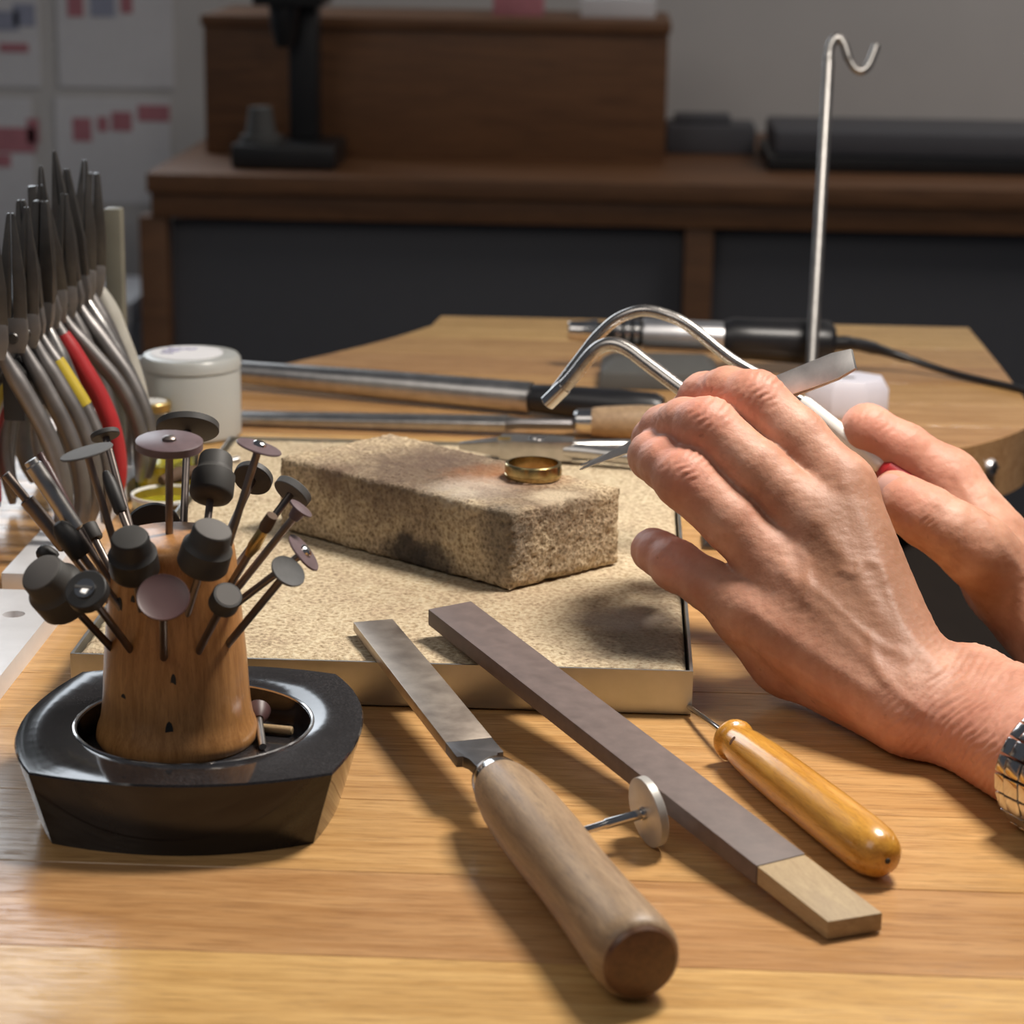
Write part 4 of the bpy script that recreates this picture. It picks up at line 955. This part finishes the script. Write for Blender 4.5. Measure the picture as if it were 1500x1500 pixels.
def build_hand(name, parent, label, palm, fingers, lo, hi, h, ridges=(), creases=(), furrow=None, kp=7, kf=5.0, kff=1.3, floorz=None, tone_pts=()):
    Fd = Field(lo, hi, h)
    G = Fd.empty()
    for (a, b_, ra, rb) in palm: Fd.cap(G, a, b_, ra, rb, kp, 16)
    FF = Fd.empty()
    for ch in fingers:
        C_ = Fd.empty()
        for (p, q) in zip(ch, ch[1:]): Fd.cap(C_, pnt(p), pnt(q), p[3], q[3], 2.6, 10)
        FF = smin(FF, C_, kff)
    S = smin(G, FF, kf)
    if floorz is not None:      # flesh flattened where it rests on the bench
        S = -smin(-S, (Fd.ax[2]-floorz)[None, None, :]+np.zeros_like(S), 3.0) if True else S
    pos, F = Fd.mesh(S)
    pos = relax(pos, F, 2)
    n = nrm(pos, F); px, py, D = to_px(pos)
    vis = (n*(CPn-pos)).sum(1) > 0
    disp = np.zeros(len(pos))
    for (pts, w, amt) in ridges:
        pts = [(p.x, p.y) for p in arc([(x, y, 0) for x, y in pts], 5)]             # tendons and veins (mm proud), laid along polylines on the back of the hand
        d = np.full(len(pos), 1e9)
        for p, q in zip(pts, pts[1:]):
            ab = np.array(q)-np.array(p); t = np.clip(((px-p[0])*ab[0]+(py-p[1])*ab[1])/(ab@ab), 0, 1)
            d = np.minimum(d, np.hypot(px-p[0]-t*ab[0], py-p[1]-t*ab[1]))
        disp += np.where(vis, amt*np.exp(-(d/w)**2), 0)
    for (cx, cy, dirx, diry, rad, wl, amt) in creases:       # knuckle folds across a finger
        l = math.hypot(dirx, diry); u = ((px-cx)*dirx+(py-cy)*diry)/l; v = (-(px-cx)*diry+(py-cy)*dirx)/l
        g = np.exp(-((u/(rad*.62))**2+(v/(rad*.85))**2))
        wob = 2.2*np.sin(v*.11+cx)+1.6*np.sin(v*.27+cy)
        disp += np.where(vis, (-amt*.85*g*np.abs(np.cos(math.pi*(u+wob)/wl))**3+amt*.45*g)*(.75+.5*np.sin(v*.19+u*.07)), 0)
    if furrow:
        (fx_, fy_, tx_, ty_, rad, wl, amt) = furrow
        l = math.hypot(tx_, ty_); u = ((px-fx_)*tx_+(py-fy_)*ty_)/l; v = (-(px-fx_)*ty_+(py-fy_)*tx_)/l
        nz = np.array([noise.noise(Vector(p)*.07) for p in pos])*14+np.array([noise.noise(Vector(p)*.2) for p in pos])*5
        g = 1/(1+np.exp(-(u-0)/18))
        disp += np.where(vis, g*amt*np.sin(2*math.pi*(u+nz+.25*v)/wl), 0)
    disp += .14*np.array([noise.noise(Vector(p)*.45) for p in pos])
    pos = pos+n*disp[:, None]
    org = Vector(parent['org'])
    me = bpy.data.meshes.new(name)
    me.from_pydata(((pos-np.array(org))*.001).tolist(), [], F.tolist())
    me.shade_smooth(); me.materials.append(M['skin'])
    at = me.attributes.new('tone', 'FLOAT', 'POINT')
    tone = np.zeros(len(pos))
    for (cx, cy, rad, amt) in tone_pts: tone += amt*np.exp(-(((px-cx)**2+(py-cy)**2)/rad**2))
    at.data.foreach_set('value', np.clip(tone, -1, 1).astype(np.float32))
    bm = bmesh.new(); bm.from_mesh(me); bmesh.ops.recalc_face_normals(bm, faces=bm.faces); bm.to_mesh(me); bm.free()
    o = bpy.data.objects.new(name, me); COL.objects.link(o); o.parent = parent; o['org'] = list(org)
    if label: o['label'] = label
    return o, Fd, S

def skin_b(nt, b):
    v = coords(nt)
    big = noi(nt, v, 55, 4, .6); fine = noi(nt, v, 700, 5, .7); mid = noi(nt, v, 140, 4, .6)
    c = ramp(nt, big, [(.3, (.41,.18,.11)), (.55, (.55,.285,.19)), (.75, (.66,.385,.285))])
    c = mix(nt, mth(nt, 'MULTIPLY', ramp(nt, mid, [(.52, (0,0,0)), (.72, (1,1,1))]), .45), c, (.34,.145,.08))
    at = nd(nt, 'ShaderNodeAttribute', attribute_name='tone')
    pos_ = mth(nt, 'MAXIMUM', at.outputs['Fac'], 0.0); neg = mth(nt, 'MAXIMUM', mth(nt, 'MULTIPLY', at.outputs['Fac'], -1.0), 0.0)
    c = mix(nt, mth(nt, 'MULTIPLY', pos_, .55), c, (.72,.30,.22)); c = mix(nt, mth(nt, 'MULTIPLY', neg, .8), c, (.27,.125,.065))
    sp = noi(nt, v, 260, 2, .5); c = mix(nt, mth(nt, 'MULTIPLY', ramp(nt, sp, [(.70, (0,0,0)), (.76, (1,1,1))]), .4), c, (.27,.11,.06))
    setc(nt, b, c); setr(nt, b, mid, .46, .62)
    vo = nd(nt, 'ShaderNodeTexVoronoi'); vo.inputs['Scale'].default_value = 900; nt.links.new(v, vo.inputs['Vector'])
    hgt = mth(nt, 'ADD', mth(nt, 'MULTIPLY', fine, .8), mth(nt, 'MULTIPLY', vo.outputs['Distance'], .35))
    bump(nt, b, hgt, .42, .0003)
    b.inputs['Subsurface Weight'].default_value = .22; b.inputs['Subsurface Radius'].default_value = (1.0,.35,.18); b.inputs['Subsurface Scale'].default_value = .0022
M['skin'] = mat('skin', (.6,.32,.22), .45, build=skin_b, spec=.4)
person = thing('person', 'pair of bare working hands holding tweezers and torch, dark sleeves, wearing a wristwatch', 'person', (230, 690, 0))
def pc(a, b_): return (pnt(a), pnt(b_), a[3], b_[3])
W1, W2 = (1418,1016,716,14.0), (1408,1062,704,14.0)
W1e, W2e = (1600,1098,660,17.5), (1590,1150,640,16.5)
palm = [pc(W1, W1e), pc(W2, W2e), pc(W1, W2),
  pc((1334,990,722,12.3), (1232,716,752,11.0)), pc((1345,1005,715,12.5), (1196,770,746,11.2)),
  pc((1345,1025,708,12), (1142,838,744,10.4)), pc((1330,1048,704,11.5), (1094,894,744,9.8)),
  pc((1350,1052,712,14), (1160,955,748,13.5)), pc((1160,955,748,13.5), (1098,905,752,11)),
  pc((1300,930,745,15), (1180,830,764,12)), pc((1240,880,750,13), (1150,870,756,12)),
  pc((1325,990,730,13), (1235,840,772,12)), pc((1235,840,772,12), (1190,780,788,11))]
fing = [
  [(1232,716,752,10.6), (1168,643,760,9.8), (1106,587,765,9.9), (1066,577,775,8.8), (1032,583,786,8.4), (1005,615,798,7.6), (990,640,803,6.6)],
  [(1196,770,746,11.0), (1110,690,752,9.6), (1036,627,757,9.9), (1003,622,768,8.7), (974,630,780,8.3), (958,645,793,7.4), (962,652,801,6.4)],
  [(1142,838,744,10.4), (1070,765,748,9.2), (1003,702,752,9.6), (976,680,762,8.5), (957,668,772,8.1), (958,672,784,7.2), (968,678,794,6.4)],
  [(1094,894,744,9.6), (1040,858,751,8.2), (990,828,759,8.2), (968,812,768,7.3), (957,806,777,7.0), (960,812,787,6.2), (972,818,795,5.6)],
  [(1190,780,788,11), (1125,708,806,10), (1075,672,812,9.2), (1015,652,816,7.8)]]
L1 = [((1238,712),(1280,800),(1318,900),(1370,980)), ((1200,765),(1265,860),(1330,950)), ((1150,838),(1230,920),(1300,990)), ((1100,893),(1190,955),(1270,1010))]
rid = [(l, 14, .6) for l in L1]+[
  (((1180,850),(1230,895),(1275,935),(1330,965)), 8, .45), (((1232,836),(1256,842),(1262,822),(1290,830),(1296,850)), 7, .4), (((1170,800),(1185,845),(1180,880)), 8, .35),
  (((1275,935),(1290,990),(1350,1040)), 8, .4), (((1300,870),(1330,930),(1385,985)), 8, .3)]
cre = [(1112,572,.75,.62,42,11,.75), (1040,606,.75,.65,42,11,.75), (1005,684,.7,.7,40,11,.7), (990,812,.85,.5,32,10,.6), (1030,560,.9,-.2,22,9,.3), (965,612,.9,0,20,9,.3)]
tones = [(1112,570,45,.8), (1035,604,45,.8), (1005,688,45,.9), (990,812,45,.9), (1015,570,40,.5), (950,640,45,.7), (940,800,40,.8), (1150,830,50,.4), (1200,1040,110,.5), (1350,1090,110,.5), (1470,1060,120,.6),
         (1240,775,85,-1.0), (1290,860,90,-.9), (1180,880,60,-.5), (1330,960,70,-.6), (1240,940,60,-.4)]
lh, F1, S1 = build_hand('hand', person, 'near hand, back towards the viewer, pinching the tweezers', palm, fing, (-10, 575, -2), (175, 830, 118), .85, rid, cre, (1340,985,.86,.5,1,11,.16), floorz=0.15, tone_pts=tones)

rp = [pc((1500,872,832,15.5), (1640,1000,800,19)), pc((1515,905,838,15), (1640,1030,806,18)),
  pc((1490,850,836,14), (1388,706,850,11.8)), pc((1495,865,846,13.5), (1405,735,868,11.5)), pc((1500,878,852,13), (1432,768,884,11)), pc((1505,890,852,12), (1450,798,886,10)),
  pc((1485,860,828,14), (1432,806,818,12.5)), pc((1450,800,838,14), (1400,740,848,10)), pc((1470,850,846,15), (1440,800,858,13))]
rf = [
  [(1388,706,850,11.4), (1325,660,851,9.8), (1270,630,853,9.4), (1256,648,862,8.4), (1262,676,868,8.0), (1290,700,866,7.2)],
  [(1405,735,868,11), (1350,700,884,9.6), (1312,692,892,9.2), (1308,722,890,8.2), (1330,742,880,7.2)],
  [(1432,765,884,10.5), (1392,742,902,9.2), (1362,740,908,8.8), (1362,762,900,7.8), (1382,775,890,6.8)],
  [(1450,795,886,9.5), (1422,778,902,8.2), (1402,778,906,7.6), (1402,795,900,6.6), (1415,803,892,5.8)],
  [(1432,806,818,12.0), (1392,778,817,11.0), (1358,757,819,10.8), (1330,740,823,9.8), (1311,722,829,8.2)]]
rcre = [(1358,760,.8,.55,26,9,.5), (1268,604,.9,.4,30,10,.4), (1300,620,.85,.5,26,12,.3)]
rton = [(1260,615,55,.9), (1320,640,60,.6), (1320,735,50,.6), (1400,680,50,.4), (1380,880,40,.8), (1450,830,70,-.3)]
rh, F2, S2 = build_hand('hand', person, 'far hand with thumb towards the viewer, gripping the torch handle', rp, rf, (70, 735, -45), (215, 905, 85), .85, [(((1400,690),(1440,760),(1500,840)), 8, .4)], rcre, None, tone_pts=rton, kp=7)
# thumb nail
tn0 = pnt((1311,722,829)); tdir = tn0-pnt((1358,757,819)); tdir /= np.linalg.norm(tdir)
nrmv = Vector(((CPn-tn0)/np.linalg.norm(CPn-tn0)).tolist()); td = Vector(tdir.tolist())
nrmv = (nrmv*.9+V(0,0,.25)-CM@V(.35,0,0)); nrmv = (nrmv-td*nrmv.dot(td)).normalized(); sd = td.cross(nrmv).normalized()
b = MB(); cN = Vector(tn0.tolist())-td*2.5
rings = []
for i in range(9):
    f = i/8; s = -6+12.5*f; hw = 5.4*(1-abs(2*f-1)**3*.35)
    rings.append([cN+td*s+(sd*math.sin(a_)+nrmv*math.cos(a_))*(9.75-.03*(s+2)**2+(0 if k_ < 7 else -.9)) for k_, a_ in [(k, (k-3)/3*hw/8.8) for k in range(7)]+[(13-k, (6-k-3)/3*hw/8.8) for k in range(7)]])
b.loft(rings); b.build('thumb_nail', M['lint'], rh)
# dark sleeves out towards the person
for (p, q, r0) in (((1625,1122,640), (230,420,48), 20), ((1500+200,1075,790), (420,765,-60), 29)):
    A = Vector(pnt(p).tolist()); Bv = Vector(q); pth = arc([A, A+(Bv-A)*.15, A+(Bv-A)*.5, Bv, Bv+V(120,150,160)], 6)
    b = MB(); b.tube(pth, [r0-1]+[r0+min(18, i*.8)+.8*math.sin(i*1.9) for i in range(len(pth)-1)], 24); b.build('sleeve', M['cloth'], person, angle=60)

# wristwatch on the near wrist
A = pnt(W1); B_ = pnt(W1e); A2 = pnt(W2); B2 = pnt(W2e)
fw_ = 1.0
ctr = Vector(((A+(B_-A)*fw_+A2+(B2-A2)*fw_)/2).tolist()); wax = Vector((B_-A).tolist()).normalized()
_, wu, ww = frame(wax, (0,0,1))
wt = thing('wristwatch', 'steel wristwatch with a link bracelet on the near wrist', 'watch', tuple(ctr))
def skin_r(ang):
    dv = np.array(wu*math.cos(ang)+ww*math.sin(ang)); r = 8.0
    while r < 60:
        P_ = np.array(ctr)+dv*r
        if smin(cap_d(P_[None], A, B_, 14.0, 17.5), cap_d(P_[None], A2, B2, 14.0, 16.5), 7)[0] > .5: return r
        r += .3
    return r
NL = 30; rr_ = [skin_r(2*math.pi*i/NL) for i in range(NL)]
pts_ = [ctr+(wu*math.cos(2*math.pi*i/NL)+ww*math.sin(2*math.pi*i/NL))*(rr_[i]+1.6) for i in range(NL)]
for i in range(NL):
    pp, pn = pts_[i], pts_[(i+1)%NL]; pm = (pp+pn)/2; tdv = (pn-pp); ln = tdv.length*.93; tdv.normalize(); nv = wax.cross(tdv).normalized()
    if pm.z < 1.6: pm.z = max(pm.z, 1.7)
    for s, wdt, h_ in ((0, 6.4, 2.6), (-1, 4.4, 2.2), (1, 4.4, 2.2)):
        b = MB(); b.box(pm+wax*(s*5.6), wdt, ln, h_, wax, tdv, nv); b.build('link', M['chrome'], wt, bevel=.5)
i = max(range(NL), key=lambda k: pts_[k].z); pm = pts_[i]; nv = (pm-ctr).normalized()
b = MB(); b.lathe(pm-nv*1, nv, [(0,0), (0,15), (1,16.5), (6,16.5), (7.5,15), (7.5,0)], 40); cs = b.build('case', M['chrome'], wt)
b = MB(); b.lathe(pm-nv*1, nv, [(7.4,0), (7.4,14), (7.8,13.8), (7.8,0)], 40); b.build('dial', M['plastic_black'], cs)

for o in bpy.data.objects:
    if 'org' in o: del o['org']
